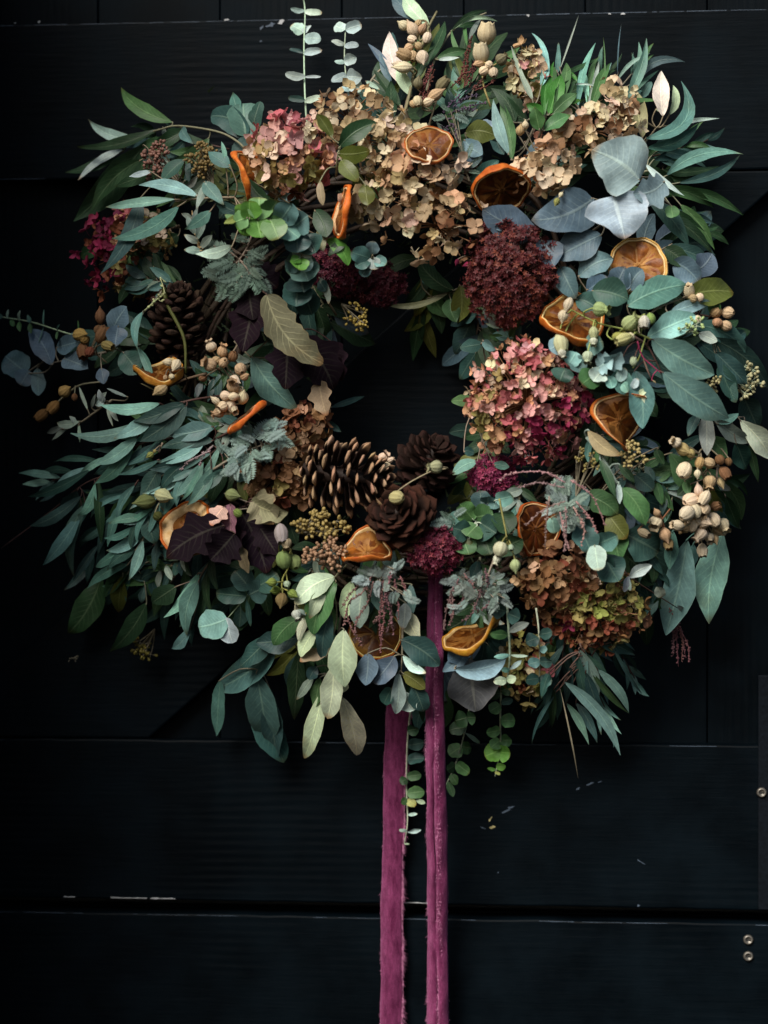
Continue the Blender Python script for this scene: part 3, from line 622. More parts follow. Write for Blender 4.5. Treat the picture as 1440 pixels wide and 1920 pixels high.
def acacia(label, lst, stem, col='gy', off=.008, seed=0, more=0, fs=1., group='feathery acacia sprigs'):
    """lst = (base x, y, tip x, y[, width factor])"""
    r = random.Random(700+seed); sp = smooth([P(p[0], p[1], dep(p[0], p[1], off-.004)) for p in stem]); E = sp[0].copy(); root = thing('acacia_sprig', label, 'sprig', E, group); mb = MB(); mb.tube(sp, .0012, .0006)
    lst = list(lst)+[(q[0]+r.uniform(-14, 14), q[1]+r.uniform(-14, 14), q[2]+r.uniform(-22, 22), q[3]+r.uniform(-22, 22), 1.4) for q in lst for _ in range(more)]
    for q in lst:
        B = P(q[0], q[1], dep(q[0], q[1], off+r.uniform(-.008, .008)*(more > 0))); T = P(q[2], q[3], dep(q[2], q[3], off+r.uniform(-.004, .012))); T = B+(T-B)*fs; l = (T-B).length; wf = q[4] if len(q) > 4 else 1
        link('frond', FROND[r.randrange(5)], root, B-E, frame(T-B, r.uniform(-.5, .5)), (l, l*wf*r.uniform(.85, 1.15), l), jit(COL[col] if isinstance(col, str) else col, .18, .06, r))
        near = min(sp, key=lambda w_: (w_-B).length)
        if (near-B).length > .001: mb.tube(smooth([near, near.lerp(B, .5), B], 3), .0006, .0004, 4, False)
    link('stem', local(mb, E).mesh('stem', M['stem']), root, col=jit(COL['twig'])); return root
def tassel(label, spikes, col, off=.015, seed=0, grain=1.9, group='sprigs of tiny heather-like flower spikes', name='flower_spray', dens=1.):
    """spikes = lists of photo points; each spike is a wiry stalk crowded with tiny buds"""
    r = random.Random(800+seed); E = P(*spikes[0][0], dep(*spikes[0][0], off)); root = thing(name, label, 'flower spray', E, group)
    for sp in spikes:
        pts = smooth([P(x, y, dep(x, y, off+r.uniform(-.002, .004))) for x, y in sp], 6); mb = MB(); mb.tube(pts, .0006, .0003, 4)
        L = sum((pts[i+1]-pts[i]).length for i in range(len(pts)-1)); n = int(L/(grain*S*.95)*dens)
        for k in range(n):
            t = r.uniform(.06, 1)*(len(pts)-1); i = min(int(t), len(pts)-2); p = pts[i].lerp(pts[i+1], t-i); fall = 1-.5*(t/len(pts))
            d = Vector((r.uniform(-1, 1), r.uniform(-1, .5), r.uniform(-1, 1))).normalized(); mb.ell(p+d*grain*S*1.6*fall*r.uniform(.4, 1.3), d, grain*S*r.uniform(.5, .9), grain*S*r.uniform(.7, 1.2), 5, 3)
        link('spike', local(mb, E).mesh('spike', M['tuft']), root, col=jit(COL[col] if isinstance(col, str) else col, .25, .1, r))
    return root

# ------------------------------------------------------------------ velvet ribbon
def ribbon(label, edges, prof, dpt, seed, crease):
    """edges = (y, left x, right x) in photo pixels; prof(v, t) = relief in metres"""
    r = random.Random(900+seed); E = P((edges[0][1]+edges[0][2])/2, edges[0][0], dpt(0)); root = thing('ribbon', label, 'ribbon', E, 'velvet ribbon tails')
    def at(y):
        for (a, b, c_), (a2, b2, c2) in zip(edges, edges[1:]):
            if y <= a2: k = (y-a)/(a2-a); return b+(b2-b)*k, c_+(c2-c_)*k
        return edges[-1][1:]
    y0, y1 = edges[0][0], edges[-1][0]; n = 130; m_ = 15; rows = []; lcs = []; fz = MB()
    for i in range(n+1):
        y = y0+(y1-y0)*i/n; a, b = at(y); row = []; a += .8*math.sin(i*.13+seed)+.5*math.sin(i*.37+2*seed); b += .8*math.sin(i*.11+3*seed)+.5*math.sin(i*.31)
        for j in range(m_):
            v = j/(m_-1); x = a+(b-a)*v; row.append(P(x, y, max(.004, dpt(i/n)+prof(v, i/n, r)))-E)
        rows.append(row); lcs.append([(i/n, j/(m_-1), 0) for j in range(m_)])
    mb = MB(); mb.grid(rows, lcs); o = link('velvet_strip', mb.mesh('velvet_strip', M['velvet']), root)
    so_ = o.modifiers.new('thickness', 'SOLIDIFY'); so_.thickness = .0012; so_.offset = -1
    for side, dens, ln in crease:
        for k in range(int(2600*dens)):
            i = r.randrange(n); j = int(round(side*(m_-1))); p = Vector(rows[i][j]); cl = .45+.3*math.sin(i*1.7)*math.sin(i*.53+1)+.25*math.sin(i*.29)
            p = p+Vector((r.gauss(0, 1)*(.0003 if side in (0, 1) else .0011), -.0002, r.uniform(-.003, .003)))
            d = Vector(((1 if side > .5 else -1)*r.uniform(.2, 1) if side in (0, 1) else r.uniform(-.6, .6), -r.uniform(.1, .9), r.uniform(-.7, .5))).normalized()*ln*r.uniform(.3, 1)*cl
            w_ = Vector((0, 0, 1)).cross(d).normalized()*.0003; q = len(fz.v)
            fz.v += [tuple(p-w_), tuple(p+w_), tuple(p+d+Vector((0, 0, -.2*ln)))]; fz.lc += [(0, 0, 0)]*3; fz.f.append((q, q+1, q+2))
    f = link('frayed_fuzz', fz.mesh('frayed_fuzz', M['tuft'], False), root, col=(.50, .19, .33)); f['kind'] = 'stuff'
    return root
# ================================================================== the wreath, traced sprig by sprig
GW = 'willow-leaved eucalyptus sprigs'; GB = 'broad-leaved eucalyptus sprigs'; GR = 'round-leaved eucalyptus sprigs'; GO = 'olive and laurel sprigs'; GF = 'dim background foliage sprigs'
GP = 'papery seed pod stems'; GD = 'dark purple leaf sprigs'

# ---- bottom foliage, leaf colours darkened for shade between layers, one sprig per landmark
FILL = [
 ('left of the pink hydrangea', 440, 330, 200, 'm'), ('above the bright green eucalyptus rosette', 500, 380, 150, 'm'), ('under the curved brown stem at upper left', 370, 320, 175, 'w'),
 ('behind the magenta hydrangea at far left', 290, 440, 200, 'b'), ('below the tan panicle at the top middle', 690, 330, 80, 'o'), ('behind the upright seed pods at the top', 740, 200, 80, 'o'),
 ('behind the dark red-brown flower spikes at the top', 880, 190, 70, 'o'), ('behind the bright green blades at the top right', 1010, 230, 60, 'o'), ('right of the dark orange slice near the top', 1030, 330, 30, 'b'),
 ('behind the big blue round leaves at upper right', 1190, 330, 20, 'w'), ('between the burgundy sedum and the hole', 900, 590, 260, 'b'), ('over the hole under the tan panicle', 800, 520, 270, 'o'),
 ('behind the bright orange slice at right', 1230, 470, 20, 'b'), ('behind the broad grey-green leaves at right', 1290, 640, -10, 'b'), ('right of the big pink hydrangea', 1150, 700, -20, 'b'),
 ('behind the cream pod cluster at right', 1270, 880, -30, 'o'), ('left of the cream pod cluster at right', 1180, 950, -60, 'b'), ('right of the green and rust hydrangea', 1170, 1050, -60, 'b'),
 ('below the green and rust hydrangea', 1060, 1130, -75, 'w'), ('right of the ribbon where it leaves the wreath', 900, 1150, -85, 'b'), ('left of the ribbon where it leaves the wreath', 740, 1150, -95, 'b'),
 ('behind the pale hanging laurel leaves', 590, 1160, -105, 'o'), ('behind the dark maroon leaves at lower left', 470, 1070, -120, 'b'), ('below the white-rimmed orange slice', 350, 1050, -125, 'w'),
 ('behind the willow leaves at far left', 290, 900, -150, 'w'), ('left of the largest pine cone', 440, 880, -140, 'm'), ('under the cream pods at left', 380, 780, 190, 'w'),
 ('behind the dark vertical pine cone at left', 260, 640, 185, 'b'), ('around the dark purple leaves beside the hole', 530, 650, 240, 'b'), ('between the two lower pine cones and the hole edge', 720, 1010, -100, 'm'),
 ('left of the big pink hydrangea beside the hole', 905, 850, 250, 'm'), ('under the curled beige leaf', 600, 560, 300, 'b'), ('under the hanging orange slice at right', 1140, 820, -40, 'b'), ('below the brown hydrangea at left', 530, 960, -120, 'm'),
 ('below the twin orange slices at the bottom', 810, 1230, -90, 'b')]
rfl = random.Random(77)
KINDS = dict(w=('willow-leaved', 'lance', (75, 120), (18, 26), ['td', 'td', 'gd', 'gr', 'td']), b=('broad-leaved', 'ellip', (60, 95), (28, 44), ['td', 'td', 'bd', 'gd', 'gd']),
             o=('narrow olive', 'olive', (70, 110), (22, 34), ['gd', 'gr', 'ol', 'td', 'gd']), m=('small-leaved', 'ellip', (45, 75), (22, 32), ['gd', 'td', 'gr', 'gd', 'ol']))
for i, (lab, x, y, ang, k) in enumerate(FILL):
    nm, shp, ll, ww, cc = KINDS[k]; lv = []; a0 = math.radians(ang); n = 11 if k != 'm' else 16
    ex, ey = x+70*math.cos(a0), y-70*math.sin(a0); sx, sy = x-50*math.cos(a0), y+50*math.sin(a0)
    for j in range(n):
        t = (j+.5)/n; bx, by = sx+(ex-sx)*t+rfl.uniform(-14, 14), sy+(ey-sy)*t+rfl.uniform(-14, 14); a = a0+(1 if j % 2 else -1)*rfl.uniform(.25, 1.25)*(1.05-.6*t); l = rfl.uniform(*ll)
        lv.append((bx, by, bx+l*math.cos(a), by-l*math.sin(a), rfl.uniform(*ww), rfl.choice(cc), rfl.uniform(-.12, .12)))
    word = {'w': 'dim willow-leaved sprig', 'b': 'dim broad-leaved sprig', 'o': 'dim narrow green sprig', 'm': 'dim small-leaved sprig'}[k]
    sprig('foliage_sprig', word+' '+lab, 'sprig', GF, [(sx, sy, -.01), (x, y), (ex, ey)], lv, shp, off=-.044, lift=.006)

# ---- upper left: long curved eucalyptus branch and its leaves
sprig('eucalyptus_branch', 'arching brown eucalyptus stem with long pale leaves reaching furthest to the upper left', 'branch', GW, [(482, 330, -.01), (462, 284, .006), (440, 262, .01), (404, 246, .01), (335, 236, .01), (300, 243, .01), (258, 257, .01), (236, 275, .01), (231, 284, .005)],
 [(324, 230, 227, 164, 30, 'gr', .10, 'lance', .1), (258, 260, 165, 223, 22, 'mn', .13, 'lance', .2), (232, 281, 146, 338, 18, 'mn', -.05, 'lance', .5), (300, 241, 145, 275, 24, 'gd', .12), (218, 288, 122, 323, 26, 'gd', .1),
  (344, 243, 288, 267, 30, 'gd', .1), (392, 258, 317, 302, 26, 'gr', .15), (340, 240, 362, 270, 20, 'tl', 0)], off=.0)
sprig('eucalyptus_sprig', 'long dark drooping leaves hanging left of the brown seed sprays', 'sprig', GW, [(380, 370, -.015), (330, 350, -.01), (280, 300, -.01)],
 [(270, 272, 138, 415, 56, 'gd', .03, 'lance', -.3), (264, 300, 170, 402, 34, 'gd', -.1), (264, 370, 188, 514, 38, 'td', .1, 'lance', .3), (300, 320, 215, 350, 26, 'gd'), (345, 300, 300, 345, 30, 'td')], off=.016)
sprig('eucalyptus_sprig', 'blue-green willow leaves spread flat beneath the pinkish seed spray', 'sprig', GW, [(440, 370, -.012), (380, 372, -.008), (330, 378, -.008)],
 [(370, 368, 260, 347, 24, 'tb', -.06, 'lance', .25), (330, 374, 198, 388, 19, 'tb', .06, 'lance', .4), (336, 386, 209, 447, 30, 'tl', .1, 'lance', .1), (283, 322, 242, 331, 12, 'mn'), (383, 341, 420, 384, 26, 'tl'),
  (390, 340, 367, 394, 14, 'gy'), (436, 460, 366, 476, 20, 'mn', .08), (395, 395, 345, 430, 22, 'tl'), (432, 312, 390, 284, 28, 'tl'), (422, 300, 415, 265, 9, 'tb'), (450, 400, 400, 372, 22, 'td')], off=.026)
sprig('round_eucalyptus_sprig', 'cluster of dark round leaves standing alone above the arching stem', 'sprig', GR, [(475, 290, -.01), (468, 258), (450, 235)],
 [(462, 258, 395, 218, 46, 'td', -.15, 'round'), (461, 257, 456, 194, 62, 'tl', .0, 'round', .1), (450, 225, 436, 173, 26, 'tl', 0, 'ellip'), (474, 245, 488, 190, 30, 'td', 0, 'round'), (478, 262, 440, 300, 50, 'td', 0, 'ellip'), (500, 250, 470, 285, 40, 'td', 0, 'ellip')], off=-.004, mt=M['gloss'])
seeds('pinkish brown seed spray over the teal willow leaves at upper left', 296, 308, 30, 46, 150, (.24, .12, .09), (345, 355), .012, 3.6, 1, ang=110, clusters=13)
seeds('olive brown seed spray beside the edge-on orange slice', 380, 302, 30, 36, 130, (.19, .13, .045), (400, 350), .01, 3.4, 2, ang=100, clusters=12)
hydrangea('magenta and olive hydrangea at the far upper left partly covered by long leaves', 242, 470, 84, 82, 84, lambda u, v, r: pick(r, ('mag2', 5), ('mag', 1.5), ('rust', 2)) if u < -.2 else (pick(r, ('oly', 2), ('peach', 2), ('rust', 2), ('pink', 1)) if u < .35 else pick(r, ('oly', 3), ('cream', 2), ('peach', 2))), 16, -.022, 1, loose=.22)
sprig('foliage_sprig', 'small silvery sprig left of the feathery acacia', 'sprig', None, [(375, 470, -.01), (365, 430), (360, 395)], [(366, 440, 350, 405, 14, 'gy', 0, 'olive'), (368, 450, 385, 410, 14, 'gy', 0, 'olive'), (362, 425, 372, 388, 12, 'gy', 0, 'olive'), (372, 455, 345, 440, 14, 'mn', 0, 'olive'), (375, 465, 398, 440, 15, 'gy', 0, 'olive'), (378, 470, 345, 468, 14, 'mn', 0, 'olive'), (362, 410, 340, 400, 10, 'gy', 0, 'olive')], off=.012, col_stem='tan')
orange('thin edge-on orange slice leaning beside the pink hydrangea', 460, 330, 50, (5, 1.3), .02, .3, .4, .10, .17, (1.15, 1.1, 1), seed=1, rindw=.10, zw=.5)
hydrangea('dusty pink hydrangea ball at the upper left of the wreath', 545, 292, 74, 70, 78, lambda u, v, r: pick(r, ('oly', 3), ('cream', 2), ('peach', 2)) if u < -.35 and v < .3 else (pick(r, ('rose', 6), ('pink', 1), ('cream', 2)) if v > .1 else pick(r, ('pink', 1), ('peach', 3), ('rose', 3), ('rust', 1), ('oly', 1))), 19, .012, 2, fl=FLOW)
sprig('round_eucalyptus_sprig', 'bright green eucalyptus tip with overlapping coin leaves at upper left', 'sprig', GR, [(600, 445, -.035), (560, 425, -.018), (510, 405, -.012), (460, 408, -.008), (432, 410, -.002)],
 [(442, 418, 422, 402, 15, 'gl', 0, 'ovate', .2, .014), (444, 408, 420, 420, 13, 'lime', 0, 'ovate', -.2, .013), (452, 406, 450, 382, 22, 'gb', 0, 'round', .3, .012), (464, 408, 438, 418, 34, 'gl', 0, 'round', -.1, .012), (468, 412, 468, 376, 36, 'gb', .0, 'round', .5, .010), (462, 414, 456, 442, 32, 'gb', 0, 'round', -.3, .009),
  (484, 412, 486, 370, 42, 'gl', 0, 'round', .45, .006), (482, 408, 490, 446, 44, 'gb', 0, 'round', -.35, .005), (500, 408, 520, 376, 44, 'gr', 0, 'round', .4, .001), (506, 410, 522, 448, 46, 'gl', .0, 'round', -.3, 0), (524, 416, 548, 382, 44, 'tl', 0, 'round', .4, -.004), (528, 420, 560, 446, 48, 'tb', 0, 'round', -.3, -.005), (548, 428, 578, 404, 46, 'tl', 0, 'round', .3, -.009), (556, 435, 558, 474, 50, 'td', 0, 'round', -.1, -.012), (575, 440, 592, 474, 46, 'td', 0, 'round', 0, -.016)], off=.046, mt=M['gloss'])
sprig('round_eucalyptus_sprig', 'eucalyptus rosette facing out with a bright green heart', 'sprig', GR, [(560, 530, -.03), (562, 500, -.005), (565, 484, .01)],
 [(563, 484, 546, 492, 20, 'gb', 0, 'round', .3, .012), (564, 484, 560, 506, 34, 'gb', 0, 'round', -.1, .010), (565, 480, 576, 456, 36, 'mn', 0, 'round', .2, .008), (566, 478, 556, 458, 28, 'mn', 0, 'round', 0, .006), (560, 488, 588, 490, 38, 'mn', 0, 'round', .2, .004), (560, 492, 534, 488, 42, 'tl', 0, 'round', 0, -.002),
  (565, 494, 578, 528, 56, 'tb', 0, 'round', 0, -.004), (562, 496, 545, 518, 44, 'tl', 0, 'round', 0, -.004), (568, 505, 584, 478, 40, 'tl', 0, 'round', 0, -.006), (562, 515, 570, 548, 58, 'td', 0, 'round', 0, -.012), (560, 525, 555, 575, 56, 'td', 0, 'round', 0, -.018), (568, 540, 585, 590, 50, 'td', 0, 'round', 0, -.022)], off=.02, mt=M['gloss'])
sprig('round_eucalyptus_sprig', 'small pale blue eucalyptus tip above the dark burgundy flowers', 'sprig', GR, [(690, 520, -.02), (695, 490), (699, 478, .01)],
 [(698, 477, 698, 452, 26, 'bl', 0, 'round', .0), (700, 482, 702, 506, 26, 'mn', 0, 'round', .0), (694, 484, 658, 472, 32, 'tl', 0, 'round'), (702, 486, 724, 496, 24, 'tb', 0, 'round'), (694, 492, 678, 518, 24, 'td', 0, 'round'), (694, 486, 666, 500, 24, 'tl', 0, 'round')], off=.014)
acacia('feathery grey-green acacia under the bright green eucalyptus', [(430, 470, 395, 500, 1.2), (440, 480, 405, 520, 1.2), (450, 490, 425, 535, 1.2), (440, 450, 480, 440, 1), (430, 480, 372, 540, 1), (450, 500, 420, 560, 1.2), (460, 480, 470, 530, 1.2), (420, 500, 372, 510, 1), (440, 520, 408, 545, 1.4), (445, 530, 430, 572, 1.4), (455, 520, 450, 560, 1.2), (470, 470, 500, 500, 1.1), (400, 460, 380, 500, 1), (470, 500, 488, 540, 1), (440, 505, 380, 530, 1.3), (455, 505, 465, 560, 1.3), (425, 460, 378, 478, 1.3), (480, 520, 505, 560, 1.2)], [(480, 420), (460, 470), (430, 510)], (.105, .16, .125), .008, 1, 2, .68)
orange('narrow twisted orange slice seen on edge under the pink hydrangea', 645, 398, 52, (-8, .9), .02, .2, .12, -.25, .15, (1.15, .95, .9), seed=2, rindw=.10, zw=.6)
sprig('laurel_sprig', 'three dark green and bright green leaves beside the twisted orange slice', 'sprig', GO, [(600, 420, -.015), (612, 445, -.004), (625, 460)], [(590, 394, 612, 445, 36, 'gd', .08, 'ellip', .2), (612, 449, 653, 498, 26, 'gb', .16, 'ellip', .1), (597, 430, 606, 472, 18, 'be', 0, 'ellip'), (466, 336, 512, 382, 26, 'gd', -.1, 'ellip', .1), (655, 440, 615, 480, 20, 'gd')], 'ellip', .014, mt=M['gloss'])
sprig('laurel_sprig', 'glossy dark olive leaves in the middle of the tan panicle', 'sprig', GO, [(630, 330, -.02), (634, 290), (640, 270)], [(636, 276, 707, 230, 36, 'gd', .08, 'ellip', .1), (634, 288, 694, 282, 32, 'ol', -.06, 'ellip', .3), (622, 258, 594, 214, 22, 'ol', -.05, 'ellip', .3), (640, 300, 672, 340, 30, 'ol'), (684, 345, 690, 385, 30, 'ol', 0, 'ellip'), (600, 340, 606, 385, 16, 'be')], 'ellip', .022, mt=M['gloss'])
sprig('round_eucalyptus_sprig', 'pale blue leaves peeping out under the pink hydrangea', 'sprig', GR, [(500, 360, -.02), (505, 345)], [(500, 350, 465, 300, 40, 'bl', 0, 'ellip'), (520, 362, 555, 372, 26, 'bl', 0, 'ovate'), (505, 350, 480, 352, 30, 'bl', 0, 'ellip')], 'ellip', -.004)

# ---- top: upright round-leaved stems, tan panicles, pods
def pairs(label, pts, lv, w_=None, off=.0, cols=('mn',), lift=.01, stemc='pl', group='upright and hanging stems of paired coin leaves', mt=None, r0=.001):
    return sprig('paired_leaf_stem', label, 'stem', group, pts, lv, 'round', off, stemc, r0, mt, lift, False)
pairs('taller upright stem of pale coin leaves against the top of the door', [(576, 240, -.01), (572, 180), (570, 90), (572, 20), (566, -14)],
 [(571, 20, 545, 15, 10, 'mn', .1, 'round', 0), (571, 22, 604, 24, 13, 'mn', 0, 'round', 0), (570, 60, 546, 47, 26, 'mn', 0, 'round', .2), (571, 72, 602, 72, 22, 'mn', 0, 'round', .2), (571, 63, 580, 48, 16, 'mn'), (570, 98, 542, 92, 8, 'td', 0, 'round', 0), (570, 100, 604, 94, 15, 'mn', 0, 'round', 0),
  (572, 143, 535, 137, 16, 'mn', .1, 'round', 0), (572, 144, 602, 144, 6, 'mn', 0, 'round', 0), (572, 188, 540, 183, 13, 'td', 0, 'round', 0), (572, 190, 603, 182, 13, 'mn', 0, 'round', 0)], cols=('mn',))
pairs('shorter upright stem of pale coin leaves next to the taller one', [(657, 225, -.01), (652, 170), (646, 110), (648, 52)],
 [(648, 55, 628, 48, 22, 'mn'), (648, 56, 678, 46, 24, 'mn', 0, 'round', .1), (646, 84, 621, 77, 11, 'mn', 0, 'round', 0), (646, 86, 673, 84, 13, 'mn', 0, 'round', 0), (646, 116, 627, 115, 10, 'mn'), (646, 116, 668, 106, 22, 'mn', 0, 'round', .1), (650, 140, 622, 154, 18, 'mn', 0, 'round', 0), (650, 144, 679, 146, 30, 'mn', 0, 'round', .1), (651, 162, 680, 162, 26, 'mn', 0, 'round', .1), (652, 165, 638, 172, 20, 'bl'), (654, 172, 672, 190, 20, 'mn')])
sprig('olive_sprig', 'thin grey twig with small silvery leaves left of the top pods', 'sprig', GO, [(690, 160), (712, 132), (735, 120), (760, 110)], [(686, 152, 712, 168, 9, 'mn', 0, 'olive'), (735, 160, 712, 100, 14, 'bd', 0, 'olive'), (745, 155, 690, 82, 14, 'bd', 0, 'olive'), (735, 225, 733, 150, 22, 'gd', 0, 'olive'), (738, 230, 730, 180, 10, 'td', 0, 'olive'), (752, 200, 700, 130, 20, 'gd', 0, 'olive')], off=-.012)
T1 = lambda u, v, r: pick(r, ('tan', 5), ('cream', 5), ('peach', .6), ('brown', 1))
T2 = lambda u, v, r: pick(r, ('tan', 4), ('cream', 4), ('peach', .7), ('brown', 1.6))
hydrangea('tan dried hydrangea panicle at top left next to the upright coin-leaf stems', 655, 218, 66, 46, 34, T1, 17, .012, 3, loose=.32, fl=FLOW)
hydrangea('loose cream hydrangea florets left of the top orange slice', 725, 268, 66, 50, 34, T1, 16, .014, 4, loose=.3, fl=FLOW)
hydrangea('tan hydrangea cluster hanging under the top orange slice', 780, 330, 68, 54, 32, T2, 19, .016, 5, loose=.32, fl=FLOW, layers=((1, 1), (.7, .35)))
hydrangea('tan hydrangea cluster at the upper edge of the hole', 815, 418, 76, 58, 34, T2, 18, .016, 6, loose=.34, fl=FLOW, layers=((1, 1), (.7, .35)))
hydrangea('sparse tan florets above the small blue eucalyptus tip', 712, 372, 56, 44, 22, T2, 20, .012, 7, loose=.35, fl=FLOW, layers=((1, 1),))
orange('dark red-brown orange slice at the top with cream florets before it', 803, 272, 45, (.15, .45), .022, .4, .12, 0, .12, (.85, .75, .7), seed=3, sq=.86, ft=.55)
orange('deep brown orange slice above the burgundy sedum', 940, 354, 53, (.35, -1.0), .004, 1.1, .12, 0, .26, (.85, .72, .62), seed=4, ft=.38)
pods('pod_sprig', 'tallest upright sprig of cream pods at the very top', [(752, 240, -.01), (765, 190), (778, 130), (800, 60), (819, 22)],
 [(757, 48, 11, 'bud', 'cream', 150), (774, 56, 13, 'bud', 'cream', 120), (792, 55, 11, 'bud', 'tan', 60), (773, 74, 9, 'round', 'cream'), (801, 71, 10, 'round', 'cream'), (784, 44, 8, 'round', 'tan'), (767, 90, 10, 'bud', 'tan', 200), (762, 104, 14, 'tulip', 'tan', 160), (774, 106, 12, 'round', 'tan'), (792, 107, 13, 'bud', 'cream', 280), (757, 126, 14, 'bud', 'cream', 180), (785, 86, 8, 'round', 'tan'), (747, 122, 10, 'bud', 'cream', 170), (756, 226, 14, 'bud', 'be', 70)], .004, GP, stemc='be', seed=1, r0=.0016)
sprig('olive_sprig', 'ivory and grey leaves on the stem of the tallest pods', 'sprig', GO, [(757, 215, -.01), (768, 170), (780, 120), (800, 70)], [(806, 50, 757, -8, 30, 'pl', .06, 'olive', .1), (800, 40, 735, -15, 32, 'bd', .1), (768, 165, 731, 60, 34, 'wh', .1, 'olive', .2), (772, 180, 745, 125, 24, 'pl', 0), (790, 130, 834, 40, 20, 'gd', -.05, 'olive'), (775, 160, 815, 90, 18, 'gd')], 'olive', -.006)
pods('pod_sprig', 'cream tulip-shaped pods with toothed crowns at the top right of centre', [(920, 200, -.01), (905, 150), (912, 100), (914, 75)], [(912, 66, 19, 'tulip', 'cream', 85, .25), (902, 103, 17, 'tulip', 'cream', 95, .3), (917, 122, 9, 'round', 'cream'), (907, 133, 10, 'round', 'cream'), (925, 136, 10, 'round', 'cream'), (940, 112, 13, 'bell', 'be', 35, .2), (900, 118, 10, 'bud', 'tan', 200)], .012, GP, stemc='oly', seed=2)
pods('pod_sprig', 'single olive-tan pods among the dark spikes above the top orange slice', [(800, 250, -.01), (815, 200), (828, 160)], [(828, 160, 13, 'tulip', 'be', 45, .3), (816, 178, 12, 'bud', 'tan', 30), (783, 190, 10, 'round', 'cream'), (802, 192, 10, 'bud', 'cream', 20), (784, 156, 10, 'bud', 'be', 80), (775, 195, 8, 'round', 'tan')], .008, GP, stemc='be', seed=3)
sprig('olive_sprig', 'pale forked twig with narrow leaves rising behind the dark spikes', 'sprig', GO, [(800, 170), (815, 112), (846, 60), (880, 38), (912, 24)], [(846, 58, 914, 20, 10, 'gd', .1), (850, 55, 932, 40, 8, 'pl', .15), (855, 50, 900, 45, 12, 'gd'), (818, 110, 880, 95, 18, 'gr', .05), (820, 112, 862, 108, 8, 'mn')], 'olive', -.008)
tassel('dark red-brown flower spikes between the pods at the top', [[(870, 165), (876, 120), (884, 70)], [(880, 165), (890, 125), (900, 85)], [(885, 168), (905, 150), (920, 125)], [(860, 160), (868, 130), (875, 95)], [(890, 170), (915, 160), (932, 145)], [(875, 160), (880, 140), (895, 105)], [(845, 165), (868, 140), (880, 115)], [(790, 195), (800, 150), (812, 118)], [(800, 190), (805, 160), (815, 130)], [(785, 185), (792, 160), (802, 135)]], (.10, .035, .03), .008, 1, 2.4)
tassel('purple-grey flower spray right above the top orange slice', [[(850, 200), (870, 185), (900, 178)], [(855, 210), (880, 200), (912, 192)], [(830, 210), (850, 190), (872, 172)], [(840, 215), (865, 205), (890, 205)], [(835, 240), (850, 235), (858, 262)], [(825, 235), (840, 245), (848, 270)], [(820, 215), (840, 222), (862, 220)]], (.075, .055, .085), .004, 2, 2.6)
acacia('grey-green feathery sprig to the right of the top orange slice', [(870, 300, 862, 270), (872, 302, 890, 272), (868, 310, 848, 292), (875, 312, 905, 300), (870, 318, 850, 325), (876, 322, 900, 322), (868, 325, 862, 345), (835, 215, 815, 228), (845, 208, 826, 200), (850, 215, 880, 225), (855, 205, 885, 210)], [(880, 340), (872, 315), (868, 290)], (.13, .19, .16), .006, 2)
sprig('foliage_sprig', 'dark blue and olive rounded leaves between the two dark orange slices', 'sprig', None, [(905, 330, -.02), (900, 280)], [(872, 250, 932, 256, 40, 'ol', .1, 'ellip', .1), (900, 245, 930, 235, 30, 'bl', 0, 'ellip'), (870, 262, 905, 290, 34, 'bd'), (895, 275, 880, 315, 30, 'bd'), (925, 250, 945, 290, 28, 'td'), (880, 340, 935, 300, 26, 'td')], 'ellip', -.004)
hydrangea('upright cream and pink hydrangea spray at top right', 990, 142, 30, 62, 36, lambda u, v, r: pick(r, ('cream', 4), ('tan', 2), ('oly', 1), ('rose', .5)) if u < .5 or v > .3 else pick(r, ('rose', 3), ('pink', 1), ('cream', 2)), 15, .01, 8, loose=.3, group='dried hydrangea heads in the wreath', stemc='lime')
sprig('narrow_leaf_sprig', 'pair of pale teal blades crossing the upright pink-cream hydrangea', 'sprig', GW, [(1000, 240, -.02), (1000, 200)], [(1015, 160, 997, 62, 16, 'tb', -.1, 'blade', .2), (998, 185, 958, 85, 12, 'gy', .04, 'blade', .3), (955, 290, 925, 186, 22, 'tb', .05, 'lance', .1), (960, 300, 935, 180, 24, 'gr', -.05, 'lance'), (965, 230, 920, 165, 26, 'gd', -.1, 'lance'), (985, 225, 945, 175, 28, 'gd', .1)], 'lance', .01)
sprig('laurel_sprig', 'whorl of bright green blades at the upper right', 'sprig', GO, [(1010, 260, -.02), (1025, 215), (1040, 160)], [(1020, 220, 1038, 116, 18, 'gx', .05, 'olive', .2), (1035, 210, 1062, 118, 22, 'gr', -.05, 'olive', .1), (1030, 215, 1052, 140, 34, 'gx', 0, 'olive', 0), (1015, 225, 986, 195, 22, 'gx', -.15, 'olive'), (1012, 245, 1002, 200, 28, 'gr', 0, 'olive'), (1035, 215, 1082, 175, 24, 'gr', .05, 'olive'), (1040, 205, 1080, 150, 26, 'gd', .08, 'olive'), (1020, 245, 1070, 215, 28, 'gr', 0, 'olive'), (1040, 200, 1090, 188, 14, 'gx', 0, 'olive'), (1060, 138, 1118, 110, 10, 'gr', 0, 'blade'), (1062, 140, 1078, 160, 10, 'gx', .3, 'blade')], 'olive', .008, mt=M['gloss'])
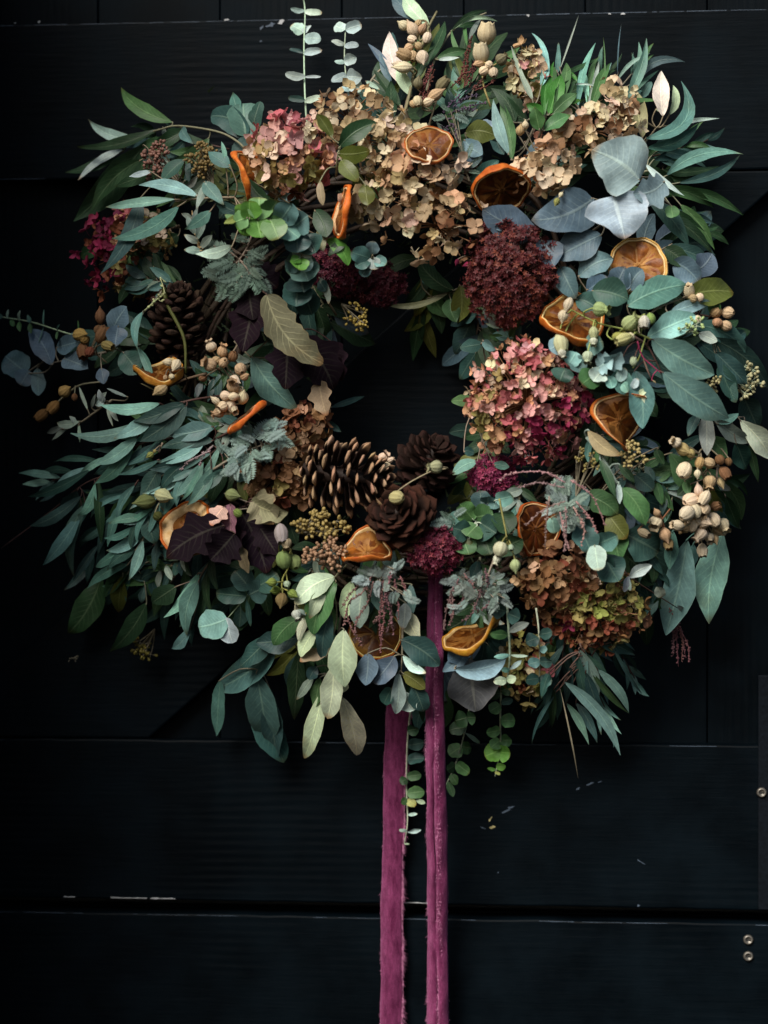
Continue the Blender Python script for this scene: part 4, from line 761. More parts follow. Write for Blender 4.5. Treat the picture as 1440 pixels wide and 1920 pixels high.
sprig('narrow_leaf_sprig', 'fan of thin upright grass-like leaves at the top right', 'sprig', GW, [(1090, 260, -.02), (1095, 215)], [(1045, 135, 1047, 80, 12, 'tl', 0, 'blade'), (1084, 200, 1117, 80, 14, 'tb', .05, 'lance', .2), (1108, 205, 1145, 118, 20, 'gr', .04, 'lance'), (1100, 200, 1123, 114, 9, 'gy', 0, 'lance'), (1172, 190, 1212, 72, 20, 'tl', -.06, 'lance', .1), (1158, 150, 1219, 100, 8, 'tb', .1, 'lance'), (1188, 155, 1285, 116, 18, 'bd', .2, 'lance', .1), (1050, 130, 1085, 28, 3.5, 'gy', 0, 'lance'), (1132, 170, 1131, 70, 3, 'gr', 0, 'lance'), (1158, 140, 1165, 45, 2.5, 'bd', 0, 'lance'), (1183, 140, 1187, 98, 5, 'tl', 0, 'lance'), (1043, 160, 1140, 166, 4, 'mn', .02, 'lance'), (1110, 210, 1150, 150, 24, 'gd')], 'lance', -.002)
hydrangea('large tan hydrangea at the upper right beside the big blue leaves', 1110, 238, 84, 40, 40, T1, 17, .012, 9, ang=.12, loose=.28, fl=FLOW)
hydrangea('small cream hydrangea tip sticking up at upper right', 1150, 190, 36, 36, 18, lambda u, v, r: pick(r, ('cream', 4), ('tan', 3)), 17, .006, 10, fl=FLOW, loose=.3, layers=((1, 1),))
hydrangea('tan hydrangea drooping right of the deep brown orange slice', 1022, 315, 52, 46, 28, T1, 18, .016, 11, loose=.32, fl=FLOW)
pods('pod_sprig', 'slim cream and olive seed case below the drooping tan hydrangea', [(1050, 350), (1055, 370)], [(1044, 378, 7, 'bud', 'lime', 250), (1052, 365, 5, 'bud', 'cream', 240), (975, 245, 9, 'bud', 'tan', 80), (985, 235, 8, 'bud', 'cream', 90)], .014, GP, seed=4)
sprig('narrow_leaf_sprig', 'ivory leaf standing among teal sickle leaves at upper right', 'sprig', GW, [(1200, 280, -.015), (1230, 240)], [(1243, 218, 1240, 133, 32, 'wh', .03, 'olive', .1, .012), (1255, 215, 1262, 160, 16, 'pl', -.15, 'olive'), (1200, 185, 1222, 153, 18, 'tl', 0, 'ellip'), (1210, 260, 1277, 152, 28, 'tl', -.28, 'lance', .1, .008), (1250, 236, 1349, 222, 9, 'mn', .03, 'lance', .2), (1212, 278, 1311, 230, 24, 'td', -.1, 'lance', .1), (1170, 190, 1241, 189, 11, 'gr', 0, 'blade'), (1205, 258, 1188, 166, 34, 'be', 0, 'olive', .2), (1230, 205, 1250, 200, 10, 'pl')], 'lance', .004)
sprig('eucalyptus_sprig', 'teal and green willow leaves reaching right from the big blue leaves', 'sprig', GW, [(1190, 340, -.02), (1215, 320), (1240, 345)], [(1248, 330, 1394, 289, 24, 'tb', .12, 'lance', .1), (1272, 343, 1387, 291, 18, 'td', -.08, 'lance', .1), (1230, 285, 1325, 315, 20, 'tl', .06, 'lance'), (1210, 307, 1283, 367, 13, 'mn', -.05, 'lance'), (1232, 355, 1338, 390, 24, 'gr', .08, 'lance', .1), (1273, 354, 1394, 404, 20, 'gr', .06, 'lance', .1), (1275, 383, 1340, 468, 22, 'gr', .06, 'lance'), (1217, 375, 1292, 464, 32, 'td', .05, 'lance'), (1240, 400, 1335, 475, 24, 'gd'), (1265, 395, 1330, 440, 20, 'gd'), (1225, 300, 1290, 290, 18, 'td')], 'lance', -.002)
sprig('silver_dollar_sprig', 'largest powdery blue heart-shaped leaves at upper right', 'sprig', GR, [(1090, 450, -.03), (1150, 400, -.01), (1197, 332, .0)],
 [(1200, 338, 1110, 282, 112, 'bl', -.06, 'ovate', .1, .012), (1246, 340, 1187, 362, 56, 'bl', .12, 'lobed', -.2, .014), (1150, 366, 1172, 447, 116, 'bl', 0, 'ovate', -.15, .002), (1112, 372, 996, 412, 84, 'bd', .1, 'ovate', .0, -.006), (1128, 440, 1040, 484, 62, 'bd', .0, 'ellip', .2, -.012), (1258, 385, 1262, 408, 26, 'gr', 0, 'round')], 'ovate', .016)
sprig('silver_dollar_sprig', 'dark slate blue leaves tucked above the burgundy sedum', 'sprig', GR, [(1030, 460, -.03), (985, 425, -.01)], [(1010, 440, 905, 392, 66, 'bd', .05, 'ellip', 0), (985, 425, 915, 420, 50, 'bd', -.1, 'ellip', .2), (1015, 450, 1040, 500, 50, 'bd', 0, 'ellip'), (1050, 500, 1080, 560, 40, 'bd', 0, 'ellip')], 'ellip', .002)

# ---- around the hole, top
sedum('large burgundy sedum head right of the hole', 958, 514, 78, 92, 230, (.07, .010, .012), .012, 1, .6)
sedum('dim purple sedum head left of the small blue eucalyptus tip', 632, 508, 44, 44, 70, (.07, .008, .022), -.012, 2, .5)
sedum('dim purple sedum head along the upper left edge of the hole', 708, 535, 48, 36, 70, (.055, .007, .016), -.018, 3, .5)
sprig('laurel_sprig', 'curled olive leaves bridging the upper rim of the hole', 'sprig', GO, [(900, 520, -.03), (850, 545), (800, 560)], [(842, 548, 712, 568, 12, 'be', .12, 'lance', .3), (862, 535, 858, 606, 40, 'ol', .1, 'olive', .1), (845, 560, 856, 604, 34, 'gr', -.1, 'olive'), (790, 520, 812, 518, 26, 'td', 0, 'ellip'), (850, 545, 780, 480, 34, 'gd', .1, 'ellip'), (870, 600, 895, 590, 26, 'td', 0, 'ellip')], 'olive', -.03)
seeds('yellow-olive seed spray dangling over the upper left edge of the hole', 668, 598, 24, 30, 60, (.34, .25, .06), (640, 570), .0, 3.2, 3, ang=-70, clusters=7)
sprig('foliage_sprig', 'half-turned grey leaf left of the purple sedum', 'sprig', None, [(630, 590, -.02), (612, 560)], [(598, 520, 616, 570, 14, 'gy', .1, 'ellip', .2), (600, 525, 612, 545, 22, 'td')], 'ellip', .006)
pods('berry_sprig', 'two tiny pink buds beside the burgundy sedum', [(900, 470), (880, 490)], [(857, 491, 5, 'bud', 'mag', 250), (877, 496, 6, 'bud', 'mag', 200)], .006, None, 'buds', part='bud', seed=5)

# ---- left side
sprig('purple_leaf_sprig', 'curled beige leaf with purple veins hanging left of the hole', 'leaf', GD, [(470, 520, -.02), (492, 545), (502, 553)], [(500, 552, 606, 682, 60, (.14, .12, .085), -.14, 'jagged', -.4)], 'lobed', .016, 'red', mt=M['veined'])
sprig('purple_leaf_sprig', 'dusky purple lobed leaves left of the hole under the beige leaf', 'leaf', GD, [(470, 520, -.03), (500, 570), (560, 620)], [(465, 530, 475, 600, 62, 'pu', 0, 'lobed', .1), (480, 560, 455, 660, 66, 'pu', 0, 'lobed', .2), (560, 640, 625, 730, 80, 'pu', .1, 'lobed', .0), (620, 640, 640, 715, 50, 'pu', 0, 'lobed', .2), (540, 640, 535, 730, 66, 'pu', 0, 'lobed', -.2), (515, 560, 530, 640, 60, 'pu', 0, 'lobed'), (480, 500, 520, 540, 50, 'pu'), (598, 715, 612, 780, 40, 'be', 0, 'lobed', .2, .004)], 'lobed', -.002, 'red', mt=M['dark'])
sprig('eucalyptus_sprig', 'single broad teal leaf pointing down to the largest pine cone', 'sprig', GB, [(440, 640, -.02), (470, 670)], [(472, 668, 558, 768, 56, 'tl', -.06, 'olive', .1), (500, 640, 530, 615, 30, 'td', 0, 'ellip'), (545, 650, 520, 620, 36, 'td', 0, 'ellip')], 'olive', -.006)
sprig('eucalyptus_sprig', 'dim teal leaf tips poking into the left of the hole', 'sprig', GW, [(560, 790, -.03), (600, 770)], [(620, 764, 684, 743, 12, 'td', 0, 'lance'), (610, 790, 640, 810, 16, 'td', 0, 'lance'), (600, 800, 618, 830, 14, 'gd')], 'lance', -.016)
cone('dark upright pine cone deep in the left side', 335, 605, 150, 56, (.05, -.55, .9), -.014, (.05, .028, .02), 1, 80)
sprig('eucalyptus_sprig', 'twisting ribbon-like teal leaf hanging over the left orange slice', 'sprig', GW, [(305, 545, -.004), (285, 570), (270, 585)], [(268, 584, 258, 655, 16, 'tl', -.12, 'lance', .1), (257, 650, 288, 725, 15, 'tl', .08, 'lance', .3)], 'lance', .014)
tassel('thin twig of greenish white buds drooping at the left', [[(300, 520), (308, 548), (296, 560), (278, 575)], [(305, 550), (298, 562), (305, 566)], [(296, 560), (285, 570), (270, 582)], [(300, 520), (312, 530)]], (.42, .45, .22), .018, 3, 3.6, 'sprigs of tiny heather-like flower spikes', 'bud_twig', .35)
sprig('bare_twig', 'smooth dark twig curving down beside the dark pine cone', 'twig', None, [(306, 540), (316, 575), (345, 635), (348, 700)], [(306, 542, 300, 530, 6, 'tl')], 'lance', .016, 'ol', .0022)
orange('small cup-shaped orange slice lying at the left with cream pods on it', 297, 700, 48, (.1, 2.4), .01, .5, .3, 0, .22, (.9, .9, .75), seed=5, ft=.5, rt=(1, 1.6, 1.8))
pods('pod_sprig', 'cream pods resting on the cup-shaped orange slice at left', [(360, 690, -.01), (340, 690), (318, 695)], [(315, 679, 9, 'bud', 'cream', 175), (330, 684, 11, 'bud', 'cream', 250), (302, 730, 13, 'bud', 'tan', 215), (322, 706, 6, 'round', 'cream'), (310, 708, 5, 'round', 'tan')], .02, GP, seed=6)
sprig('bare_twig', 'forked bare twig reaching left under the cup-shaped orange slice', 'twig', None, [(388, 700, .005), (345, 712), (318, 724), (285, 735)], [(350, 710, 345, 700, 4, 'be'), (295, 735, 262, 718, 3, 'be')], 'lance', .016, 'wood', .0014)
pods('pod_sprig', 'ring of tan pods with open mouths left of the purple leaves', [(450, 640, -.02), (430, 670), (410, 690)], [(396, 650, 12, 'bell', 'cream', 110, .3), (417, 659, 11, 'bell', 'tan', 75, .4), (394, 684, 14, 'bell', 'tan', 150, .8), (419, 680, 11, 'round', 'tan', 40, 1.2), (436, 668, 11, 'round', 'brown', 60), (451, 692, 13, 'round', 'tan', 300, .8), (405, 676, 9, 'round', 'tan'), (380, 708, 9, 'round', 'brown'), (440, 712, 10, 'bud', 'cream', 330), (458, 706, 9, 'bud', 'tan', 20)], .012, GP, seed=7)
pods('pod_sprig', 'knot of cream pods just above the orange strip at left', [(450, 700, -.02), (440, 720), (425, 750)], [(437, 725, 13, 'bell', 'tan', 90, 1.2), (422, 742, 10, 'bud', 'cream', 0), (438, 744, 9, 'bud', 'cream', 180), (430, 760, 13, 'bell', 'cream', 250, .6), (418, 762, 11, 'bell', 'cream', 210, .6), (455, 746, 12, 'bud', 'cream', 70), (411, 773, 11, 'bell', 'tan', 200, .3), (438, 768, 9, 'bell', 'cream', 310), (405, 752, 8, 'bud', 'cream', 140), (447, 735, 8, 'round', 'tan')], .018, GP, seed=8)
orange('orange slice seen as a thin bright strip at the left', 464, 782, 44, (-3.4, 4.2), .024, .3, .06, 0, .2, (1.1, .9, .9), seed=6, rindw=.08, zw=.3)
hydrangea('brown hydrangea tucked against the left of the hole', 568, 805, 46, 46, 34, lambda u, v, r: pick(r, ('brown', 4), ('tan', 1), ('rust', 2), ('peach', 1)), 18, -.002, 12, fl=FLOW)
hydrangea('drab brown hydrangea left of the largest pine cone', 530, 893, 66, 58, 52, lambda u, v, r: pick(r, ('brown', 5), ('tan', 1), ('oly', 1), ('rust', 1)), 19, -.002, 13, fl=FLOW)
acacia('pale teal feathery acacia spreading left of the brown hydrangeas', [(480, 830, 440, 800, 1.2), (485, 825, 505, 775, 1.3), (500, 830, 545, 790, 1.3), (505, 835, 525, 830, 1.5), (490, 840, 508, 870, 1.3), (475, 845, 488, 880, 1.3), (465, 850, 470, 900, 1.2), (460, 845, 425, 870, 1.2), (455, 840, 410, 850, 1.2), (470, 835, 430, 825, 1.3), (450, 855, 420, 895, 1.2), (440, 860, 430, 910, 1.2), (495, 815, 520, 770, 1.2), (505, 800, 552, 802, 1.4), (515, 815, 528, 845, 1.5), (480, 855, 505, 845, 1.3), (460, 865, 450, 920, 1.1), (435, 845, 400, 835, 1.2), (470, 820, 450, 780, 1.1)], [(400, 880), (450, 850), (500, 830), (530, 800)], (.23, .33, .29), .024, 3, 2, .68)
sprig('eucalyptus_sprig', 'uppermost teal willow leaves sweeping left below the tan pods', 'sprig', GW, [(430, 740, -.02), (360, 750), (310, 765), (270, 795)], [(300, 756, 186, 758, 22, 'tb', .1, 'lance', .1), (288, 781, 213, 822, 28, 'tb', .06, 'lance', .1), (268, 791, 132, 812, 24, 'tb', .1, 'lance', .1), (350, 760, 262, 828, 42, 'td', .05, 'lance'), (258, 820, 178, 870, 26, 'tb', .08, 'lance', .1), (345, 755, 250, 790, 30, 'td')], 'lance', .014, 'red')
sprig('eucalyptus_sprig', 'twisted teal willow leaf and its neighbours at the far left', 'sprig', GW, [(330, 820, -.012), (270, 830), (230, 850)], [(250, 834, 178, 906, 26, 'tl', .1, 'lance', .1), (178, 905, 145, 966, 20, 'tb', .15, 'lance', .1), (170, 880, 52, 931, 20, 'td', .05, 'lance'), (240, 845, 175, 890, 26, 'td'), (310, 830, 220, 875, 24, 'td')], 'lance', .008, 'red')
sprig('eucalyptus_sprig', 'longest willow leaves hanging at the far lower left with a bare stem tip', 'sprig', GW, [(240, 880, -.01), (162, 905), (100, 955), (2, 1028, -.004)], [(152, 930, 56, 986, 24, 'td', .08, 'lance', .1), (153, 960, 80, 1060, 28, 'tl', .06, 'lance', .1), (160, 945, 139, 1082, 28, 'tl', -.1, 'lance', .1), (145, 920, 115, 975, 34, 'td', 0, 'lance'), (185, 900, 190, 1020, 20, 'gd', 0, 'lance'), (175, 930, 130, 1000, 22, 'td')], 'lance', .0, 'red', .0009)
sprig('eucalyptus_sprig', 'bright willow leaves pointing down left below the acacia', 'sprig', GW, [(430, 810, -.016), (390, 830), (340, 850), (300, 870)], [(400, 800, 316, 815, 36, 'tl', .05, 'lance', .2), (400, 826, 302, 840, 28, 'td', -.05, 'lance'), (385, 828, 294, 866, 22, 'tb', .1, 'lance', .1), (298, 862, 220, 890, 12, 'tl', .05, 'lance'), (376, 870, 328, 932, 22, 'tl', .08, 'lance'), (396, 878, 350, 948, 26, 'tl', .1, 'lance', .1), (300, 876, 262, 940, 34, 'td', 0, 'lance'), (420, 880, 372, 930, 24, 'td', 0, 'lance'), (345, 870, 300, 920, 22, 'td'), (360, 860, 280, 880, 24, 'td')], 'lance', .012, 'red')
sprig('eucalyptus_sprig', 'short bright willow leaves left of the white-rimmed orange slice', 'sprig', GW, [(330, 960, -.02), (290, 985), (265, 1010)], [(268, 1000, 199, 1032, 22, 'tb', .08, 'lance', .1), (268, 970, 232, 983, 16, 'tb', 0, 'lance'), (245, 1020, 177, 1062, 24, 'tl', .05, 'lance'), (268, 1012, 241, 1088, 20, 'tb', .06, 'lance', .1), (240, 1058, 164, 1103, 20, 'tl', -.06, 'lance'), (275, 965, 290, 1020, 34, 'td', 0, 'ellip'), (300, 950, 250, 962, 10, 'td'), (255, 1030, 200, 1070, 24, 'td')], 'lance', .006)
sprig('eucalyptus_sprig', 'dark blunt broad leaves hanging lowest at the left', 'sprig', GB, [(290, 1050, -.02), (230, 1070)], [(190, 1080, 128, 1188, 54, 'gd', .08, 'ellip', .1), (230, 1080, 222, 1148, 34, 'ol', 0, 'olive'), (275, 1130, 206, 1222, 40, 'gd', .05, 'lance'), (240, 1075, 195, 1120, 30, 'gd')], 'ellip', -.006)
sprig('eucalyptus_sprig', 'teal willow leaves hanging below the dark maroon leaves', 'sprig', GW, [(410, 1040, -.02), (385, 1065), (372, 1090)], [(372, 1075, 307, 1158, 26, 'tb', .08, 'lance', .1), (372, 1090, 350, 1192, 34, 'tl', -.08, 'lance', .1), (356, 1180, 322, 1216, 22, 'tl', .1, 'lance'), (358, 1110, 345, 1180, 22, 'tl'), (330, 1100, 285, 1130, 40, 'gd', 0, 'ellip')], 'lance', .0)
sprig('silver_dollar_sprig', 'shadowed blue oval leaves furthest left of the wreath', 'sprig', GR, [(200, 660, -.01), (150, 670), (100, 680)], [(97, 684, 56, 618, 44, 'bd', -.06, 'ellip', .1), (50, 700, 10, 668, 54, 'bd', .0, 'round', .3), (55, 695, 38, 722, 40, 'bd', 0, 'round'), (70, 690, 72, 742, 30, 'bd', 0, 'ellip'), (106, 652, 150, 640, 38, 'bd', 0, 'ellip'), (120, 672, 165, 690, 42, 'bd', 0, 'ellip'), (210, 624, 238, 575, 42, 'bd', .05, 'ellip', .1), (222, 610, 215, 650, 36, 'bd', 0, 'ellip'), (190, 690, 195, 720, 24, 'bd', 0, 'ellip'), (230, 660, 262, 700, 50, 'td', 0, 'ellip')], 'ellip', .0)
pairs('thin stem of tiny paired leaves poking out furthest to the left', [(150, 632, -.004), (110, 620), (60, 604), (2, 594)], [(4, 596, -4, 590, 10, 'tl'), (14, 598, 16, 580, 6, 'mn', 0, 'ellip'), (20, 600, 26, 612, 9, 'gr'), (36, 602, 38, 582, 8, 'mn', 0, 'ellip'), (36, 603, 38, 622, 10, 'gr', 0, 'ellip'), (56, 606, 52, 590, 8, 'tl', 0, 'ellip'), (56, 606, 58, 626, 10, 'gr', 0, 'ellip'), (82, 612, 83, 580, 4, 'tl', 0, 'ellip'), (82, 612, 72, 645, 3, 'tl', 0, 'ellip'), (108, 621, 112, 608, 4, 'tl'), (108, 621, 106, 636, 5, 'gr'), (146, 630, 146, 600, 3, 'gr')], off=.008, stemc='pl')
pods('pod_sprig', 'yellowish dried pods beside the shadowed blue leaves at left', [(200, 680, -.01), (170, 655), (140, 632)], [(149, 627, 14, 'bud', (.42, .28, .09), 0), (158, 637, 10, 'round', (.3, .18, .05)), (155, 656, 13, 'tulip', 'brown', 280), (188, 594, 12, 'bud', 'brown', 90), (190, 630, 13, 'tulip', 'brown', 60), (200, 648, 11, 'tulip', 'oly', 340), (168, 660, 10, 'round', 'rust'), (183, 618, 9, 'round', 'brown')], .006, GP, stemc='be', seed=9)
pods('pod_sprig', 'three tan pods on wiry stems under the blue leaves at left', [(200, 715, -.01), (150, 722), (120, 745), (85, 775)], [(121, 734, 13, 'bud', (.40, .27, .1), 30), (101, 762, 13, 'tulip', (.27, .15, .05), 230), (80, 777, 12, 'tulip', (.2, .11, .04), 220), (140, 745, 8, 'round', 'brown')], .004, GP, stemc='twig', seed=10)
sprig('foliage_sprig', 'small silvery thyme-like sprig at the left edge of the willow leaves', 'sprig', None, [(210, 750, -.006), (175, 775), (145, 795), (92, 812)], [(150, 790, 106, 792, 16, 'gy', .1, 'olive'), (145, 795, 130, 780, 9, 'gy', 0, 'olive'), (148, 795, 150, 830, 8, 'gy', 0, 'olive'), (120, 800, 88, 812, 12, 'gy', 0, 'olive'), (125, 805, 98, 826, 10, 'gy', 0, 'olive'), (165, 770, 148, 725, 7, 'gy', 0, 'olive'), (172, 765, 180, 738, 8, 'gy', 0, 'olive'), (180, 760, 200, 735, 14, 'gy', 0, 'olive'), (195, 755, 185, 730, 14, 'mn', 0, 'olive'), (195, 752, 178, 760, 13, 'mn'), (200, 760, 212, 800, 7, 'gy', 0, 'olive'), (205, 765, 222, 790, 10, 'gy', 0, 'olive'), (240, 745, 200, 728, 6, 'gy', 0, 'olive')], 'olive', .008)
pods('bud_sprig', 'tiny yellow-green bud among the willow leaves', [(305, 830), (298, 848)], [(282, 853, 7, 'bud', 'lime', 215), (290, 846, 4, 'round', 'oly')], .026, None, 'bud', part='bud', seed=11)
pods('olive_fruit_sprig', 'pair of olive-green and cream fruits left of the white-rimmed orange slice', [(345, 930, -.01), (320, 930)], [(274, 940, 16, 'bud', (.17, .2, .075), 190, .5), (305, 929, 15, 'bud', (.52, .5, .3), 345, .5), (296, 968, 10, 'round', 'ol')], .016, None, 'fruits', part='fruit', seed=12)
tassel('wiry grey flower twig crossing the teal willow leaves', [[(400, 835), (375, 855), (350, 868)], [(395, 845), (360, 862), (338, 880)], [(398, 838), (385, 850), (372, 872)]], (.3, .24, .22), .022, 4, 2.4, dens=.5)

# ---- lower left
orange('orange slice with a wide white rim at the lower left', 355, 990, 56, (-.45, .35), .004, .2, .25, 0, .2, (1.05, .95, .9), seed=7, rindw=.08, pithw=.34, ft=.6)
sprig('purple_leaf_sprig', 'dark maroon leaf covering half of the white-rimmed orange slice', 'leaf', GD, [(430, 1000, -.01), (415, 1000)], [(420, 985, 312, 1045, 74, 'pu', -.06, 'lobed', .0), (440, 1000, 395, 1050, 60, 'pu', 0, 'lobed')], 'lobed', .032, 'red', mt=M['dark'])
sprig('purple_leaf_sprig', 'dark maroon leaves left of the lower seed sprays', 'leaf', GD, [(470, 960, -.02), (460, 970)], [(455, 965, 500, 1075, 84, 'pu', .05, 'lobed', .1), (485, 985, 520, 1040, 50, 'pu', 0, 'lobed'), (430, 985, 445, 1040, 60, 'pu', 0, 'lobed'), (445, 1015, 466, 1075, 22, 'be', 0, 'lobed', .2)], 'lobed', .010, 'red', mt=M['dark'])
sprig('purple_leaf_sprig', 'curled pinkish leaf with cream underside above the maroon leaves', 'leaf', GD, [(475, 945, -.01), (440, 955)], [(475, 935, 512, 984, 62, 'be', .12, 'lobed', .2), (432, 945, 432, 1018, 30, (.22, .10, .14), 0, 'lobed', .5), (420, 950, 395, 985, 34, (.5, .36, .3), 0, 'lobed', .3), (470, 940, 540, 960, 40, 'be', -.1, 'lobed', .4)], 'lobed', .024, 'red', mt=M['veined'])
seeds('olive seed spray directly below the largest pine cone', 600, 985, 56, 32, 150, (.27, .2, .065), (560, 1000), .014, 4.0, 4, ang=20, clusters=14)
seeds('rusty brown seed spray left of the wedge-shaped orange slice', 615, 1040, 48, 28, 130, (.29, .17, .1), (640, 1070), .016, 3.9, 5, ang=150, clusters=13)
cone('largest pine cone with pale tan scale tips left below the hole', 650, 893, 172, 72, (.92, -.28, -.1), .022, (.46, .29, .175), 2, 84, -.05, .8, .66, .42)
cone('dark pine cone at the bottom edge of the hole', 800, 873, 104, 60, (.4, -.5, .65), .004, (.026, .010, .007), 3, 74, -.1, .9, .85, .55)
cone('reddish brown pine cone seen end-on above the ribbon', 756, 972, 96, 64, (-.25, -.9, .3), .016, (.048, .017, .010), 4, 74, -.1, .9, .9, .5)
pods('pod_sprig', 'cream pods at the right end of the largest pine cone', [(745, 930, -.01), (725, 890)], [(719, 858, 11, 'bell', 'cream', 50, .4), (722, 876, 11, 'round', 'cream', 10), (732, 862, 7, 'bell', 'cream', 20)], .026, GP, seed=13)
pods('pod_sprig', 'pale green open pods lying on the two dark pine cones', [(830, 880), (822, 877)], [(744, 933, 14, 'round', (.45, .42, .2), 355, .6), (818, 876, 14, 'bell', (.36, .38, .22), 180, .3)], .05, GP, stemc='be', seed=14)
orange('wedge-shaped orange slice tilted upwards below the pine cones', 687, 1038, 48, (.05, 1.7), .022, 1.6, .45, 0, .17, (.95, .9, .85), seed=8, ft=.7)
sedum('bright burgundy flower tuft where the ribbon leaves the wreath', 815, 1030, 44, 40, 60, (.10, .010, .028), .02, 4, .5)
sedum('small magenta tuft under the big pink hydrangea', 925, 890, 40, 30, 60, (.14, .012, .05), -.004, 5, .6)
pods('green_berry_sprig', 'smooth green berries hanging left of the pale laurel leaves', [(545, 1030), (540, 1065), (530, 1085), (528, 1110)], [(532, 1050, 16, 'round', (.17, .24, .09), 280), (552, 1054, 15, 'round', (.24, .33, .13), 290, .7), (510, 1092, 9, 'bud', (.18, .25, .05), 180), (517, 1107, 10, 'bud', (.18, .25, .05), 190), (548, 1113, 9, 'bud', (.2, .28, .06), 330), (528, 1124, 13, 'bud', (.2, .15, .06), 265), (538, 1095, 7, 'bell', 'pl', 270)], .018, None, 'berries', stemc='lime', part='berry', seed=15)
pods('pod_sprig', 'grey-lilac pods beside the dark maroon leaves', [(520, 960), (525, 990)], [(527, 998, 14, 'tulip', (.36, .3, .3), 280, .3), (537, 1018, 11, 'bell', (.3, .25, .16), 275, .4), (446, 962, 9, 'round', (.14, .2, .05)), (435, 928, 13, 'bud', (.2, .24, .11), 350)], .022, GP, seed=16)
seeds('dim yellow seed tuft hanging at the lower left', 272, 1216, 24, 22, 60, (.13, .11, .02), (290, 1180), -.004, 3.4, 6, ang=-110, clusters=7)
seeds('faint tiny seed tip beyond the lowest left leaves', 137, 1238, 7, 5, 8, (.12, .11, .08), (146, 1230), -.004, 1.6, 7, ang=-140, clusters=2)
pairs('stem with round pale leaves drooping below the maroon leaves', [(495, 1085, .0), (465, 1115), (428, 1158, .005)], [(426, 1160, 372, 1176, 56, 'tb', .05, 'round', .1), (425, 1158, 436, 1206, 36, 'mn', 0, 'round', .3), (462, 1118, 405, 1112, 34, 'td', 0, 'round'), (466, 1116, 498, 1100, 46, 'td', 0, 'round'), (462, 1124, 470, 1175, 10, 'td', 0, 'ellip'), (470, 1105, 440, 1070, 40, 'td', 0, 'round'), (480, 1100, 520, 1075, 40, 'td')], off=.004)
sprig('eucalyptus_sprig', 'broad slate green leaves hanging at the bottom left', 'sprig', GB, [(560, 1180, -.02), (520, 1210), (485, 1255)], [(518, 1210, 408, 1291, 58, 'tl', .05, 'ellip', .1), (480, 1262, 498, 1394, 66, 'tl', .04, 'olive', .05), (413, 1275, 406, 1380, 30, 'tl', .0, 'ellip', .2), (468, 1320, 532, 1430, 56, 'td', .06, 'ellip', .1, -.008), (505, 1290, 520, 1425, 44, 'td', 0, 'olive', .1, -.006), (560, 1220, 552, 1350, 34, 'gd', 0, 'olive'), (560, 1195, 480, 1205, 44, 'td'), (510, 1190, 450, 1250, 40, 'td')], 'ellip', -.002)
sprig('laurel_sprig', 'pale sage leaves fanning out under the rusty seed spray', 'sprig', GO, [(650, 1060, -.01), (630, 1080), (625, 1100)], [(628, 1082, 553, 1134, 44, 'pl', -.1, 'ellip', .1), (611, 1106, 581, 1160, 26, 'pl', -.1, 'ellip'), (630, 1090, 588, 1190, 48, 'gr', -.08, 'ellip', .1), (564, 1158, 513, 1210, 38, 'gr', -.08, 'ellip', .1), (580, 1148, 560, 1203, 16, 'pl'), (597, 1178, 564, 1232, 28, 'pl', -.05, 'ellip', .3), (613, 1228, 562, 1240, 24, 'be', -.1, 'ellip'), (620, 1150, 605, 1235, 34, 'td'), (575, 1135, 555, 1150, 24, 'lime')], 'ellip', .014)
sprig('laurel_sprig', 'pale sage leaves hanging lowest at the bottom middle', 'sprig', GO, [(640, 1150, -.02), (628, 1230), (618, 1290)], [(645, 1180, 647, 1288, 54, 'pl', -.02, 'olive', .05, .01), (625, 1248, 614, 1348, 44, 'pl', .04, 'ellip', .1, .006), (642, 1308, 669, 1416, 44, 'wh', .05, 'ellip', .1), (606, 1290, 570, 1422, 36, 'pl', .06, 'olive', .3), (588, 1268, 556, 1312, 17, 'gy', 0, 'olive'), (645, 1265, 625, 1300, 34, 'pl'), (600, 1270, 590, 1330, 24, 'gr'), (595, 1250, 580, 1275, 24, 'td')], 'olive', .006)
sprig('laurel_sprig', 'sage leaves behind the brown flower tassels left of the ribbon', 'sprig', GO, [(690, 1080, -.02), (690, 1120)], [(660, 1090, 645, 1160, 30, 'pl', 0, 'ellip', .2), (680, 1100, 674, 1178, 36, 'gy', 0, 'ellip'), (752, 1140, 786, 1200, 34, 'pl', .0, 'ellip', .1), (770, 1095, 775, 1150, 18, 'tl', 0, 'ellip'), (710, 1090, 720, 1150, 30, 'td'), (760, 1130, 755, 1180, 30, 'gy')], 'ellip', .006)
sprig('laurel_sprig', 'dark green and pale leaves touching the top of the right ribbon', 'sprig', GO, [(755, 1180, -.01), (754, 1230), (752, 1265)], [(752, 1200, 824, 1248, 52, 'td', .08, 'ellip', .1), (756, 1228, 799, 1262, 18, 'mn', -.1, 'ellip', .2), (747, 1262, 742, 1338, 28, 'mn', .05, 'ellip', .1), (752, 1300, 776, 1332, 36, 'mn', .0, 'round', .2), (755, 1262, 797, 1292, 28, 'ol', .05, 'ellip', .2), (740, 1230, 698, 1280, 44, 'bd', .05, 'ellip'), (690, 1225, 685, 1285, 42, 'bd'), (775, 1285, 795, 1335, 40, 'td'), (735, 1290, 720, 1320, 26, 'td', 0, 'round')], 'ellip', .012)
pods('bud_sprig', 'small white curled bud among the pale sage leaves', [(560, 1140), (556, 1150)], [(556, 1152, 10, 'bell', (.5, .5, .47), 290, .4), (565, 1148, 6, 'bud', 'gy', 330)], .028, None, 'bud', part='bud', seed=17)
orange('dark orange slice half hidden by brown tassels at the bottom', 704, 1190, 50, (.1, .2), -.012, .7, .1, 0, .12, (.75, .75, .5), seed=9, ft=.35)
